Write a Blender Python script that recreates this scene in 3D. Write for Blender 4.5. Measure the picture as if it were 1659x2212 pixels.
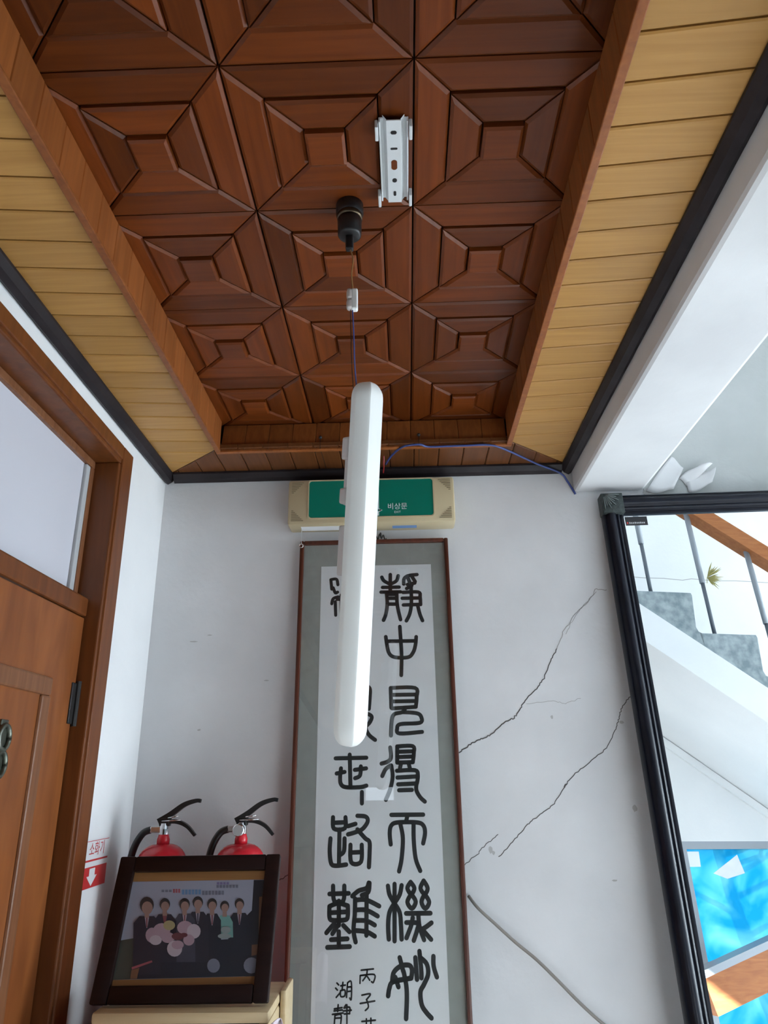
import bpy, bmesh, math, random
from mathutils import Vector, Matrix
random.seed(7)
SC = bpy.context.scene
COL = SC.collection
for o in list(bpy.data.objects):
    bpy.data.objects.remove(o)
V3 = Vector

# ------------------------------------------------------------------ camera
FPX = 1545.74
YAW, PITCH, ROLL = -2.56152269e-02, 3.57493682e-01, -1.53469255e-02
CAM = V3((0, 0, 1.5))
_f = V3((math.sin(YAW), math.cos(YAW), 0)); _r = V3((math.cos(YAW), -math.sin(YAW), 0)); _u = V3((0, 0, 1))
FW = _f * math.cos(PITCH) + _u * math.sin(PITCH)
_u2 = -_f * math.sin(PITCH) + _u * math.cos(PITCH)
RT = _r * math.cos(ROLL) + _u2 * math.sin(ROLL)
UP = -_r * math.sin(ROLL) + _u2 * math.cos(ROLL)
cd = bpy.data.cameras.new('camera')
cam = bpy.data.objects.new('camera', cd); COL.objects.link(cam)
cd.sensor_fit = 'VERTICAL'; cd.sensor_height = 24.0; cd.sensor_width = 18.0
cd.lens = FPX / 2212 * 24.0
cd.clip_start = 0.02
m = Matrix((RT, UP, -FW)).transposed().to_4x4(); m.translation = CAM
cam.matrix_world = m
SC.camera = cam

# ------------------------------------------------------------------ light
w = bpy.data.worlds.new('sky'); SC.world = w; w.use_nodes = True
bgn = w.node_tree.nodes['Background']
bgn.inputs['Color'].default_value = (0.80, 0.90, 1.0, 1); bgn.inputs['Strength'].default_value = 3.0
def area(name, loc, rot, sx, sy, power, color=(0.84, 0.93, 1.0)):
    l = bpy.data.lights.new(name, 'AREA'); l.shape = 'RECTANGLE'; l.size = sx; l.size_y = sy
    l.energy = power; l.color = color
    o = bpy.data.objects.new(name, l); COL.objects.link(o); o.location = loc; o.rotation_euler = rot
    return o
# daylight outside the entrance glazing in the end wall on the right
area('daylight_entrance', (5.25, 1.45, 1.05), (0, math.radians(94), 0), 2.0, 1.5, 105)
# low sun through the entrance glazing, lighting the hallway floor to the right
sl = bpy.data.lights.new('sun', 'SUN'); sl.energy = 44.0; sl.angle = math.radians(1.0); sl.color = (.955, .98, 1.0)
so_ = bpy.data.objects.new('sun', sl); COL.objects.link(so_); so_.location = (7, 1.4, 4)
so_.rotation_euler = V3((-1, -.36, -.38)).to_track_quat('-Z', 'Y').to_euler()
SC.view_settings.view_transform = 'Standard'
SC.view_settings.look = 'None'
SC.view_settings.gamma = 1.0
SC.view_settings.use_curve_mapping = False
SC.view_settings.exposure = 0.5

# ------------------------------------------------------------------ measuring helpers (photo pixel -> point on a real plane)
def ray(x, y): return FW + RT * ((x - 829.5) / FPX) - UP * ((y - 1106) / FPX)
def on(x, y, P, N):
    d = ray(x, y); return CAM + d * ((P - CAM).dot(N) / d.dot(N))
def atY(x, y, Y): return on(x, y, V3((0, Y, 0)), V3((0, 1, 0)))
def atZ(x, y, Z): return on(x, y, V3((0, 0, Z)), V3((0, 0, 1)))
def atX(x, y, X): return on(x, y, V3((X, 0, 0)), V3((1, 0, 0)))
class Plane:
    def __init__(s, O, U, V):
        s.O = V3(O); s.U = V3(U).normalized(); s.V = V3(V).normalized(); s.N = s.U.cross(s.V).normalized()
    def at(s, u, v, n=0.0): return s.O + s.U * u + s.V * v + s.N * n
    def px(s, x, y):
        P = on(x, y, s.O, s.N) - s.O; return (P.dot(s.U), P.dot(s.V))

# ------------------------------------------------------------------ object helpers
def W(o):
    m = o.matrix_basis.copy()
    if o.parent: m = W(o.parent) @ o.matrix_parent_inverse @ m
    return m
def par(o, p):
    if p is not None:
        o.parent = p; o.matrix_parent_inverse = W(p).inverted()
    return o
def tag(o, label=None, cat=None, group=None, kind=None):
    if label: o['label'] = label
    if cat: o['category'] = cat
    if group: o['group'] = group
    if kind: o['kind'] = kind
    return o
def thing(name, label, cat, loc=(0, 0, 0), group=None):
    o = bpy.data.objects.new(name, None); COL.objects.link(o); o.location = loc; o.empty_display_size = .05
    return tag(o, label, cat, group)
def mk(name, verts, faces, mat, parent=None, smooth=False, mats=None, mi=None):
    me = bpy.data.meshes.new(name); me.from_pydata([tuple(v) for v in verts], [], faces)
    for mm in (mats or [mat]): me.materials.append(mm)
    if mi:
        for p, k in zip(me.polygons, mi): p.material_index = k
    bm = bmesh.new(); bm.from_mesh(me)
    bmesh.ops.recalc_face_normals(bm, faces=bm.faces); bm.to_mesh(me); bm.free()
    if smooth:
        for p in me.polygons: p.use_smooth = True
    me.update()
    o = bpy.data.objects.new(name, me); COL.objects.link(o)
    return par(o, parent)
class B:
    """collects geometry for one mesh"""
    def __init__(s): s.v = []; s.f = []
    def add(s, vs, fs):
        k = len(s.v); s.v += [V3(v) for v in vs]; s.f += [tuple(i + k for i in f) for f in fs]; return s
    def box(s, x0, x1, y0, y1, z0, z1, b=0.0, T=None):
        if b <= 0:
            vs = [(x, y, z) for x in (x0, x1) for y in (y0, y1) for z in (z0, z1)]
            fs = [(0, 1, 3, 2), (4, 6, 7, 5), (0, 4, 5, 1), (2, 3, 7, 6), (0, 2, 6, 4), (1, 5, 7, 3)]
        else:
            bm = bmesh.new(); bmesh.ops.create_cube(bm, size=1)
            for q in bm.verts:
                q.co = V3(((x0 + x1) / 2 + q.co.x * (x1 - x0), (y0 + y1) / 2 + q.co.y * (y1 - y0), (z0 + z1) / 2 + q.co.z * (z1 - z0)))
            bmesh.ops.bevel(bm, geom=bm.edges[:], offset=b, segments=2, profile=.5, affect='EDGES')
            bm.verts.index_update(); vs = [q.co.copy() for q in bm.verts]; fs = [tuple(q.index for q in f.verts) for f in bm.faces]; bm.free()
        if T: vs = [T(V3(q)) for q in vs]
        return s.add(vs, fs)
    def prism(s, poly, T0, T1):
        """polygon (2D list) mapped by T0 and T1 to two faces"""
        n = len(poly)
        return s.add([T0(*p) for p in poly] + [T1(*p) for p in poly],
                     [tuple(range(n)), tuple(range(2 * n - 1, n - 1, -1))] + [(i, (i + 1) % n, (i + 1) % n + n, i + n) for i in range(n)])
    def tube(s, pts, r, seg=8, caps=True):
        pts = [V3(p) for p in pts]; n = len(pts); vs = []; fs = []
        rr = r if isinstance(r, (list, tuple)) else [r] * n
        t0 = (pts[1] - pts[0]).normalized()
        nrm = t0.orthogonal().normalized()
        for i, p in enumerate(pts):
            t = (pts[min(i + 1, n - 1)] - pts[max(i - 1, 0)]).normalized()
            nrm = (nrm - t * nrm.dot(t)).normalized(); b = t.cross(nrm)
            for k in range(seg):
                a = 2 * math.pi * k / seg; vs.append(p + (nrm * math.cos(a) + b * math.sin(a)) * rr[i])
        for i in range(n - 1):
            for k in range(seg):
                k2 = (k + 1) % seg; fs.append((i * seg + k, i * seg + k2, (i + 1) * seg + k2, (i + 1) * seg + k))
        if caps: fs += [tuple(range(seg))[::-1], tuple((n - 1) * seg + k for k in range(seg))]
        return s.add(vs, fs)
    def lathe(s, prof, O=(0, 0, 0), seg=24, T=None):
        vs = []; fs = []; n = len(prof); O = V3(O)
        for r_, z in prof:
            for k in range(seg):
                a = 2 * math.pi * k / seg; q = V3((r_ * math.cos(a), r_ * math.sin(a), z)); vs.append(T(q) if T else O + q)
        for i in range(n - 1):
            for k in range(seg):
                k2 = (k + 1) % seg; fs.append((i * seg + k, i * seg + k2, (i + 1) * seg + k2, (i + 1) * seg + k))
        fs += [tuple(range(seg))[::-1], tuple((n - 1) * seg + k for k in range(seg))]
        return s.add(vs, fs)
    def stroke(s, pts, wd, T):
        """flat ribbon with round ends; pts 2D, T maps (u,v) to 3D"""
        P = [Vector(p) for p in pts]; n = len(P); L = []; R = []
        for i in range(n):
            t = P[min(i + 1, n - 1)] - P[max(i - 1, 0)]
            if t.length < 1e-9: t = Vector((1, 0))
            t.normalize(); nn = Vector((-t.y, t.x)); L.append(P[i] + nn * wd / 2); R.append(P[i] - nn * wd / 2)
        def cap(c, d):
            a0 = math.atan2(d.y, d.x); return [c + Vector((math.cos(a0 + a), math.sin(a0 + a))) * wd / 2 for a in [math.pi / 6 * j for j in range(1, 6)]]
        k = len(s.v); fs = []
        vs = L + R
        for i in range(n - 1): fs.append((i, i + 1, n + i + 1, n + i))
        te = P[-1] - P[-2]; ce = cap(P[-1], Vector((te.y, -te.x))); ts = P[0] - P[1]; cs = cap(P[0], Vector((ts.y, -ts.x)))
        b0 = len(vs); vs = vs + ce; fs.append(tuple([2 * n - 1] + list(range(b0, b0 + 5)) + [n - 1]))
        b1 = len(vs); vs = vs + cs; fs.append(tuple([0] + list(range(b1, b1 + 5)) + [n]))
        return s.add([T(q.x, q.y) for q in vs], fs)
    def poly(s, pts): return s.add(pts, [tuple(range(len(pts)))])
    def out(s, name, mat, parent=None, smooth=False): return mk(name, s.v, s.f, mat, parent, smooth)
def smooth_pts(pts, n=6):
    P = [V3(p) if len(p) == 3 else V3((p[0], p[1], 0)) for p in pts]
    if len(P) < 3:
        r = P
    else:
        r = []
        for i in range(len(P) - 1):
            a, b, c, d = P[max(i - 1, 0)], P[i], P[i + 1], P[min(i + 2, len(P) - 1)]
            for k in range(n):
                t = k / n
                r.append(.5 * ((2 * b) + (c - a) * t + (2 * a - 5 * b + 4 * c - d) * t * t + (3 * b - a - 3 * c + d) * t ** 3))
        r.append(P[-1])
    return r if len(pts[0]) == 3 else [(q.x, q.y) for q in r]
def soft(o, ang=40):
    for p in o.data.polygons: p.use_smooth = True
    md = o.modifiers.new('edge', 'EDGE_SPLIT'); md.split_angle = math.radians(ang); return o
def text_mesh(body, size):
    c = bpy.data.curves.new('t', 'FONT'); c.body = body; c.size = size; c.align_x = 'CENTER'; c.align_y = 'CENTER'; c.resolution_u = 3
    o = bpy.data.objects.new('t', c); COL.objects.link(o)
    dg = bpy.context.evaluated_depsgraph_get(); dg.update()
    me = bpy.data.meshes.new_from_object(o.evaluated_get(dg))
    vs = [q.co.copy() for q in me.vertices]; fs = [tuple(p.vertices) for p in me.polygons]
    bpy.data.objects.remove(o); bpy.data.curves.remove(c); bpy.data.meshes.remove(me)
    return vs, fs

# ------------------------------------------------------------------ materials
def srgb(r, g, b):
    f = lambda c: (c / 255) / 12.92 if c / 255 <= .04045 else ((c / 255 + .055) / 1.055) ** 2.4
    return (f(r), f(g), f(b), 1)
def mat(name, col, rough=.6, metal=0.0, spec=.5):
    m = bpy.data.materials.new(name); m.use_nodes = True; b = m.node_tree.nodes['Principled BSDF']
    b.inputs['Base Color'].default_value = col; b.inputs['Roughness'].default_value = rough
    b.inputs['Metallic'].default_value = metal; b.inputs['Specular IOR Level'].default_value = spec
    return m
def nodes(m): return m.node_tree.nodes, m.node_tree.links, m.node_tree.nodes['Principled BSDF']
def mottled(name, c1, c2, scale=4.0, rough=.8, bump=.1, bscale=60, detail=5, spec=.3, lo=.35, hi=.7):
    m = mat(name, c1, rough, 0, spec); N, L, b = nodes(m)
    tc = N.new('ShaderNodeTexCoord'); nz = N.new('ShaderNodeTexNoise'); nz.inputs['Scale'].default_value = scale; nz.inputs['Detail'].default_value = detail
    L.new(tc.outputs['Object'], nz.inputs['Vector'])
    r = N.new('ShaderNodeValToRGB'); r.color_ramp.elements[0].position = lo; r.color_ramp.elements[1].position = hi
    r.color_ramp.elements[0].color = c1; r.color_ramp.elements[1].color = c2
    L.new(nz.outputs['Fac'], r.inputs['Fac']); L.new(r.outputs['Color'], b.inputs['Base Color'])
    if bump:
        n2 = N.new('ShaderNodeTexNoise'); n2.inputs['Scale'].default_value = bscale; n2.inputs['Detail'].default_value = 4
        L.new(tc.outputs['Object'], n2.inputs['Vector'])
        bp = N.new('ShaderNodeBump'); bp.inputs['Strength'].default_value = bump; bp.inputs['Distance'].default_value = .01
        L.new(n2.outputs['Fac'], bp.inputs['Height']); L.new(bp.outputs['Normal'], b.inputs['Normal'])
    return m
def wood(name, c1, c2, axis=0, rough=.45, var=.35, spec=.4, fine=70):
    m = mat(name, c1, rough, 0, spec); N, L, b = nodes(m)
    tc = N.new('ShaderNodeTexCoord'); oi = N.new('ShaderNodeObjectInfo')
    mp = N.new('ShaderNodeMapping'); sc = [fine, fine, fine]; sc[axis] = 4; mp.inputs['Scale'].default_value = sc
    cb = N.new('ShaderNodeCombineXYZ'); mu = N.new('ShaderNodeMath'); mu.operation = 'MULTIPLY'; mu.inputs[1].default_value = 37.0
    L.new(oi.outputs['Random'], mu.inputs[0])
    for k in range(3): L.new(mu.outputs[0], cb.inputs[k])
    ad = N.new('ShaderNodeVectorMath'); ad.operation = 'ADD'
    L.new(tc.outputs['Object'], mp.inputs['Vector']); L.new(mp.outputs['Vector'], ad.inputs[0]); L.new(cb.outputs[0], ad.inputs[1])
    nz = N.new('ShaderNodeTexNoise'); nz.inputs['Scale'].default_value = 1.0; nz.inputs['Detail'].default_value = 4; nz.inputs['Distortion'].default_value = .6
    L.new(ad.outputs[0], nz.inputs['Vector'])
    r = N.new('ShaderNodeValToRGB'); r.color_ramp.elements[0].position = .3; r.color_ramp.elements[1].position = .72
    r.color_ramp.elements[0].color = c1; r.color_ramp.elements[1].color = c2
    L.new(nz.outputs['Fac'], r.inputs['Fac'])
    hsv = N.new('ShaderNodeHueSaturation')
    mr = N.new('ShaderNodeMapRange'); mr.inputs['To Min'].default_value = 1 - var; mr.inputs['To Max'].default_value = 1 + var
    L.new(oi.outputs['Random'], mr.inputs['Value']); L.new(mr.outputs[0], hsv.inputs['Value']); L.new(r.outputs['Color'], hsv.inputs['Color'])
    L.new(hsv.outputs['Color'], b.inputs['Base Color'])
    bp = N.new('ShaderNodeBump'); bp.inputs['Strength'].default_value = .08; bp.inputs['Distance'].default_value = .004
    L.new(nz.outputs['Fac'], bp.inputs['Height']); L.new(bp.outputs['Normal'], b.inputs['Normal'])
    return m
def pane(name, tint=(1, 1, 1, 1), refl=.06, rough=.0):
    """thin sheet of glass: mostly clear, faint mirror reflection"""
    m = bpy.data.materials.new(name); m.use_nodes = True; N = m.node_tree.nodes; L = m.node_tree.links
    N.remove(N['Principled BSDF']); tr = N.new('ShaderNodeBsdfTransparent'); tr.inputs['Color'].default_value = tint
    gl = N.new('ShaderNodeBsdfGlossy'); gl.inputs['Roughness'].default_value = rough
    lw_ = N.new('ShaderNodeLayerWeight'); lw_.inputs['Blend'].default_value = .5
    pw = N.new('ShaderNodeMath'); pw.operation = 'POWER'; pw.inputs[1].default_value = 5.0; L.new(lw_.outputs['Facing'], pw.inputs[0])
    mu = N.new('ShaderNodeMath'); mu.operation = 'MULTIPLY_ADD'; mu.inputs[1].default_value = .8; mu.inputs[2].default_value = refl / 2; L.new(pw.outputs[0], mu.inputs[0])
    mx = N.new('ShaderNodeMixShader'); L.new(mu.outputs[0], mx.inputs[0]); L.new(tr.outputs[0], mx.inputs[1]); L.new(gl.outputs[0], mx.inputs[2])
    L.new(mx.outputs[0], N['Material Output'].inputs['Surface']); return m
def film(name, c1, c2, scale=3.0, trans=.55):
    """translucent coloured sheet"""
    m = bpy.data.materials.new(name); m.use_nodes = True; N = m.node_tree.nodes; L = m.node_tree.links
    N.remove(N['Principled BSDF']); tc = N.new('ShaderNodeTexCoord'); nz = N.new('ShaderNodeTexNoise'); nz.inputs['Scale'].default_value = scale; nz.inputs['Detail'].default_value = 3
    nz.inputs['Distortion'].default_value = 1.2
    L.new(tc.outputs['Object'], nz.inputs['Vector']); r = N.new('ShaderNodeValToRGB')
    r.color_ramp.elements[0].position = .35; r.color_ramp.elements[1].position = .68; r.color_ramp.elements[0].color = c1; r.color_ramp.elements[1].color = c2
    L.new(nz.outputs['Fac'], r.inputs['Fac'])
    tl = N.new('ShaderNodeBsdfTranslucent'); L.new(r.outputs[0], tl.inputs['Color']); tr = N.new('ShaderNodeBsdfTransparent'); L.new(r.outputs[0], tr.inputs['Color'])
    mx = N.new('ShaderNodeMixShader'); mx.inputs[0].default_value = trans; L.new(tl.outputs[0], mx.inputs[1]); L.new(tr.outputs[0], mx.inputs[2])
    L.new(mx.outputs[0], N['Material Output'].inputs['Surface']); return m

M = {}
M['wall'] = mottled('wall_plaster', (.68, .685, .70, 1), (.76, .765, .78, 1), 3.5, .85, .12, 45)
M['plaster'] = mottled('shaded_wall_plaster', (.36, .38, .37, 1), (.44, .455, .45, 1), 3.0, .9, .15, 40)  # darker copy of the wall plaster, with shade put into the colour
M['white_wall'] = mottled('white_plaster', (.78, .79, .80, 1), (.84, .845, .85, 1), 3, .8, .08, 50)
M['beam'] = mottled('beam_plaster', (.60, .60, .61, 1), (.72, .725, .73, 1), 2.5, .75, .15, 14)
M['floor'] = mottled('terrazzo_floor', (.50, .50, .49, 1), (.62, .62, .61, 1), 40, .35, 0)
M['coffer'] = wood('varnished_redwood', (.112, .024, .004, 1), (.165, .038, .006, 1), 0, .36, .36, .3)
M['fascia'] = wood('redwood_upright_plank', (.23, .066, .016, 1), (.34, .108, .027, 1), 2, .4, .14)
M['bead'] = wood('redwood_bead', (.17, .05, .018, 1), (.25, .085, .03, 1), 1, .4, .05)
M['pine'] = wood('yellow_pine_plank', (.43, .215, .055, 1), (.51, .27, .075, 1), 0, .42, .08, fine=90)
M['pine_back'] = wood('shaded_pine_plank', (.11, .036, .010, 1), (.155, .052, .014, 1), 1, .42, .12, fine=90)  # same pine as the sides; its duller light is put into the colour
M['dark'] = mat('dark_gap', (.02, .010, .006, 1), .9)
M['black_trim'] = mottled('black_painted_trim', (.014, .010, .012, 1), (.026, .020, .023, 1), 14, .45, .1, 30)
M['door'] = wood('door_veneer', (.185, .054, .014, 1), (.29, .092, .024, 1), 2, .4, .06, fine=22)
M['door_frame'] = wood('door_frame_wood', (.115, .032, .008, 1), (.175, .052, .012, 1), 2, .4, .05, fine=40)
M['door_trim'] = wood('door_moulding', (.16, .06, .025, 1), (.24, .10, .045, 1), 2, .4, .05)
M['frosted'] = mat('frosted_transom_glass', (.62, .62, .68, 1), .35)
M['bead_grey'] = mat('grey_glazing_bead', (.45, .46, .47, 1), .5)
M['black'] = mat('black_plastic', (.012, .012, .013, 1), .4)
M['black_metal'] = mat('black_iron', (.015, .014, .014, 1), .45)
M['white_plastic'] = mat('white_diffuser_plastic', (.86, .88, .86, 1), .35)
M['diffuser'] = mat('milky_diffuser', (.93, .95, .94, 1), .35)
_N, _L, _b = nodes(M['diffuser']); _t = _N.new('ShaderNodeBsdfTranslucent'); _t.inputs['Color'].default_value = (.92, .95, .93, 1)
_mx = _N.new('ShaderNodeMixShader'); _mx.inputs[0].default_value = .22; _L.new(_b.outputs[0], _mx.inputs[1]); _L.new(_t.outputs[0], _mx.inputs[2]); _L.new(_mx.outputs[0], _N['Material Output'].inputs['Surface'])
M['grey_plastic'] = mat('pale_grey_housing', (.62, .60, .59, 1), .5)
M['white_metal'] = mat('white_enamelled_steel', (.70, .73, .74, 1), .4)
M['steel'] = mat('dull_steel', (.55, .55, .56, 1), .3, 1)
M['beige'] = mat('beige_sign_casing', (.52, .43, .27, 1), .45)
M['beige_dark'] = mat('beige_vent_slot', (.25, .20, .12, 1), .6)
M['green'] = mat('green_sign_face', srgb(0, 118, 98), .3)
M['white_print'] = mat('white_print', (.72, .78, .80, 1), .4)
M['blue_wire'] = mat('blue_wire', (.045, .07, .24, 1), .4)
M['brown_wire'] = mat('brown_wire', (.30, .17, .06, 1), .4)
M['red_wire'] = mat('red_wire', (.30, .02, .02, 1), .4)
M['blue_label'] = mat('blue_label', (.16, .30, .58, 1), .5)
M['red'] = mat('red_enamel', (.62, .02, .035, 1), .25)
M['scroll_frame'] = wood('dark_scroll_frame', (.065, .018, .010, 1), (.105, .028, .015, 1), 2, .4, .03)
M['mount'] = mottled('grey_green_silk_mount', (.29, .315, .295, 1), (.325, .35, .33, 1), 30, .7, 0)
M['paper'] = mottled('rice_paper', (.68, .715, .735, 1), (.73, .76, .775, 1), 8, .8, 0)
M['ink'] = mat('black_ink', (.012, .016, .018, 1), .7)
M['glass'] = pane('picture_glass', (1, 1, 1, 1), .09)
M['window_glass'] = pane('window_glass', (.97, .99, 1, 1), .05)
M['mirror'] = mat('silvered_mirror', (.93, .96, .965, 1), .0, 1)
M['mirror_frame'] = mottled('black_lacquer_frame', (.004, .005, .010, 1), (.008, .009, .016, 1), 20, .33, 0, spec=.22)
M['carved'] = mottled('verdigris_carving', (.022, .030, .030, 1), (.05, .062, .060, 1), 90, .5, .3, 120)
M['photo_frame'] = wood('dark_photo_frame', (.010, .004, .004, 1), (.017, .007, .006, 1), 0, .45, .03, .2)
M['gold_mat'] = wood('gold_brown_mat', (.22, .105, .035, 1), (.28, .14, .05, 1), 0, .5, .03)
M['pale_wood'] = wood('pale_birch', (.52, .39, .22, 1), (.60, .47, .29, 1), 0, .5, .04)
M['pink'] = mottled('pink_white_cloth', (.70, .55, .62, 1), (.85, .78, .84, 1), 60, .7, .1)
M['terrazzo'] = mottled('grey_terrazzo', (.20, .25, .27, 1), (.40, .45, .47, 1), 26, .5, 0)
M['post_upper'] = mat('grey_steel_post', (.35, .38, .42, 1), .45)
M['post_lower'] = mat('dark_steel_post', (.13, .15, .18, 1), .45)
M['handrail'] = wood('orange_handrail', (.34, .11, .035, 1), (.46, .17, .055, 1), 0, .35, .03)
M['blue_film'] = film('blue_window_film', (.11, .60, .85, 1), (.50, .90, .97, 1), 4.0, .3)
M['branch'] = mat('grey_bark', (.05, .07, .08, 1), .8)
M['leaf'] = mat('dried_leaf', (.38, .34, .12, 1), .8)
M['crack'] = mat('dark_crack', (.10, .095, .09, 1), .95)  # dark grey of the wider wall cracks
M['crack_faint'] = mat('hairline_crack', (.36, .35, .34, 1), .95)
M['chip'] = mat('chipped_plaster', (.48, .475, .47, 1), .95)
M['cord'] = mat('grey_cord', (.26, .235, .215, 1), .6)
M['chrome'] = mat('chrome', (.75, .75, .76, 1), .18, 1)
M['gauge'] = mat('gauge_face', (.45, .46, .47, 1), .3)
M['sticker_white'] = mat('white_sticker', (.78, .79, .80, 1), .45)
M['sticker_red'] = mat('red_sticker', (.60, .035, .035, 1), .45)
M['label_black'] = mat('black_label', (.015, .015, .018, 1), .4)
M['brass'] = mat('tarnished_metal', (.16, .17, .14, 1), .45, 1)
M['note'] = mat('white_note_paper', (.90, .92, .93, 1), .7)
M['carved_light'] = mat('pale_carving', (.075, .09, .088, 1), .5)  # paler than the corner block so the leaf pattern stands out
M['white_film'] = film('backlit_paper', (.85, .88, .9, 1), (.92, .95, .97, 1), 4.0, .1)
M['brown_wall'] = mottled('fill_cutting_brown', (.16, .09, .05, 1), (.22, .13, .07, 1), 5, .6, 0)  # for the unseen corridor walls; dark colour added to cut fill light
M['cabinet'] = wood('dark_cabinet_wood', (.10, .05, .025, 1), (.16, .08, .04, 1), 2, .5, .03)

def struct(o, label, cat): return tag(o, label, cat, kind='structure')

# ------------------------------------------------------------------ measured places
XL, D = -0.816, 2.27                 # left wall face, back wall face
ZL, ZT = 2.50, 2.60                  # plank soffit, coffer boards
CXL, CXR = -0.576, 0.3425            # coffer sides
TXR, BXR = 0.552, 0.585              # inner edge of black trim, face of beam
ZB = 2.40                            # beam underside
TBOT = 2.468                         # black trim underside

# ------------------------------------------------------------------ room shell
struct(B().box(-1.0, 5.0, -2.7, 2.4, -.12, 0).out('floor', M['floor']), 'grey speckled terrazzo floor of the hallway', 'floor')
wb = struct(B().box(-1.0, 5.0, D, D + .13, 0, 4.3).out('wall_back', M['wall']), 'grey-white cracked plaster wall behind the calligraphy and the mirror', 'wall')
OY0, OY1, OZ = .93, 1.84, 2.36
wl = B().box(-1.0, XL, -2.7, OY0 - .03, 0, 2.8).box(-1.0, XL, OY1 + .03, D, 0, 2.8).box(-1.0, XL, OY0 - .03, OY1 + .03, OZ + .03, 2.8)
wl = struct(wl.out('wall_left', M['white_wall']), 'white painted wall around the wooden door', 'wall')
A_ = math.radians(9); SA = V3((math.cos(A_), -math.sin(A_), 0)); SN = V3((math.sin(A_), math.cos(A_), 0)); SP = V3((1.128, 1.08, 0))
def ST(a, off, z): return SP + SA * a + SN * off + V3((0, 0, z))
def sbox(b, a0, a1, o0, o1, z0, z1, bev=0): return b.box(a0, a1, o0, o1, z0, z1, bev, T=lambda q: ST(q.x, q.y, q.z))
wa0, wa1, wz0, wz1 = .36, 1.75, .45, 1.445
ws = B()
sbox(ws, -.30, wa0, -.90, -.742, 0, 4.3); sbox(ws, wa1, 3.95, -.90, -.742, 0, 4.3); sbox(ws, wa0, wa1, -.90, -.742, wz1, 4.3); sbox(ws, wa0, wa1, -.90, -.742, 0, wz0)
wst = struct(ws.out('wall_stair', M['white_wall']), 'white wall behind the stairs, seen in the mirror', 'wall')
struct(B().box(.74, .86, -2.7, .24, 0, 2.62).out('wall_corridor', M['brown_wall']), 'brown corridor wall beside the viewer', 'wall')
wr = B().box(4.9, 5.04, -2.7, .62, 0, 4.3).box(4.9, 5.04, 2.25, 2.4, 0, 4.3).box(4.9, 5.04, .62, 2.25, 2.95, 4.3)
wr = struct(wr.out('wall_right', M['white_wall']), 'white end wall holding the entrance glazing', 'wall')
def window(name, Y0, Y1, Z0, Z1, X, nY, nZ, label):
    root = thing(name, label, 'window', (X, (Y0 + Y1) / 2, Z0)); root['kind'] = 'structure'
    f = B(); t = .05
    f.box(X - .03, X + .03, Y0, Y0 + t, Z0, Z1).box(X - .03, X + .03, Y1 - t, Y1, Z0, Z1).box(X - .03, X + .03, Y0 + t, Y1 - t, Z0, Z0 + t).box(X - .03, X + .03, Y0 + t, Y1 - t, Z1 - t, Z1)
    f.out('window_frame', M['white_metal'], root)
    for i in range(1, nY):
        y = Y0 + (Y1 - Y0) * i / nY; B().box(X - .02, X + .02, y - .015, y + .015, Z0 + t, Z1 - t).out('mullion', M['white_metal'], root)
    for i in range(nY):
        for j in range(nZ):
            B().box(X - .003, X + .003, Y0 + t + (Y1 - Y0 - 2 * t) * i / nY, Y0 + t + (Y1 - Y0 - 2 * t) * (i + 1) / nY, Z0 + t + (Z1 - Z0 - 2 * t) * j / nZ, Z0 + t + (Z1 - Z0 - 2 * t) * (j + 1) / nZ).out('pane', M['window_glass'], root)
window('window_1', .62, 2.25, 0.0, 2.95, 4.97, 2, 1, 'tall glazed entrance in the end wall')
# rear of corridor: wall with a plain door and a small bright light above it (reflected in the calligraphy glass)
RW = -2.6
TX0, TX1, TZ0, TZ1 = -.40, -.12, 1.85, 1.97
rw = B().box(-1.0, TX0, RW - .1, RW, 0, 2.62).box(TX1, .86, RW - .1, RW, 0, 2.62).box(TX0, TX1, RW - .1, RW, 0, TZ0).box(TX0, TX1, RW - .1, RW, TZ1, 2.62)
struct(rw.out('wall_rear', M['brown_wall']), 'brown wall at the rear end of the corridor', 'wall')
r3 = thing('window_2', 'small fanlight high in the rear corridor wall', 'window', ((TX0 + TX1) / 2, RW - .05, TZ0)); r3['kind'] = 'structure'
B().box(TX0, TX0 + .012, RW - .07, RW - .03, TZ0, TZ1).box(TX1 - .012, TX1, RW - .07, RW - .03, TZ0, TZ1).out('window_frame', M['white_metal'], r3)
B().box(TX0 + .012, TX1 - .012, RW - .052, RW - .048, TZ0, TZ1).out('pane', M['window_glass'], r3)

# ------------------------------------------------------------------ ceiling
ce = B().box(-1.0, BXR + .01, -2.7, 2.4, 2.622, 2.72)
ceil = struct(ce.out('ceiling', M['dark']), 'dark redwood coffered ceiling framed by yellow pine planks', 'ceiling')
B().box(XL, BXR, -2.6, -.46, ZL, 2.62).out('rear_soffit', M['pine'], ceil)
bm_ = B().box(BXR, .82, -2.6, D, ZB, 2.72, .012); bo = bm_.out('beam', M['beam'], ceil); bo['label'] = 'white plastered beam'
B().box(.82, 5.0, -2.6, 2.4, 4.2, 4.3).out('stairwell_slab', M['white_wall'], ceil)
bl = B().box(.80, .86, -2.6, .3, 2.6, 4.3).box(.78, .82, .3, D, 2.72, 4.2); bl.out('stairwell_upstand', M['white_wall'], ceil)

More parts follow.
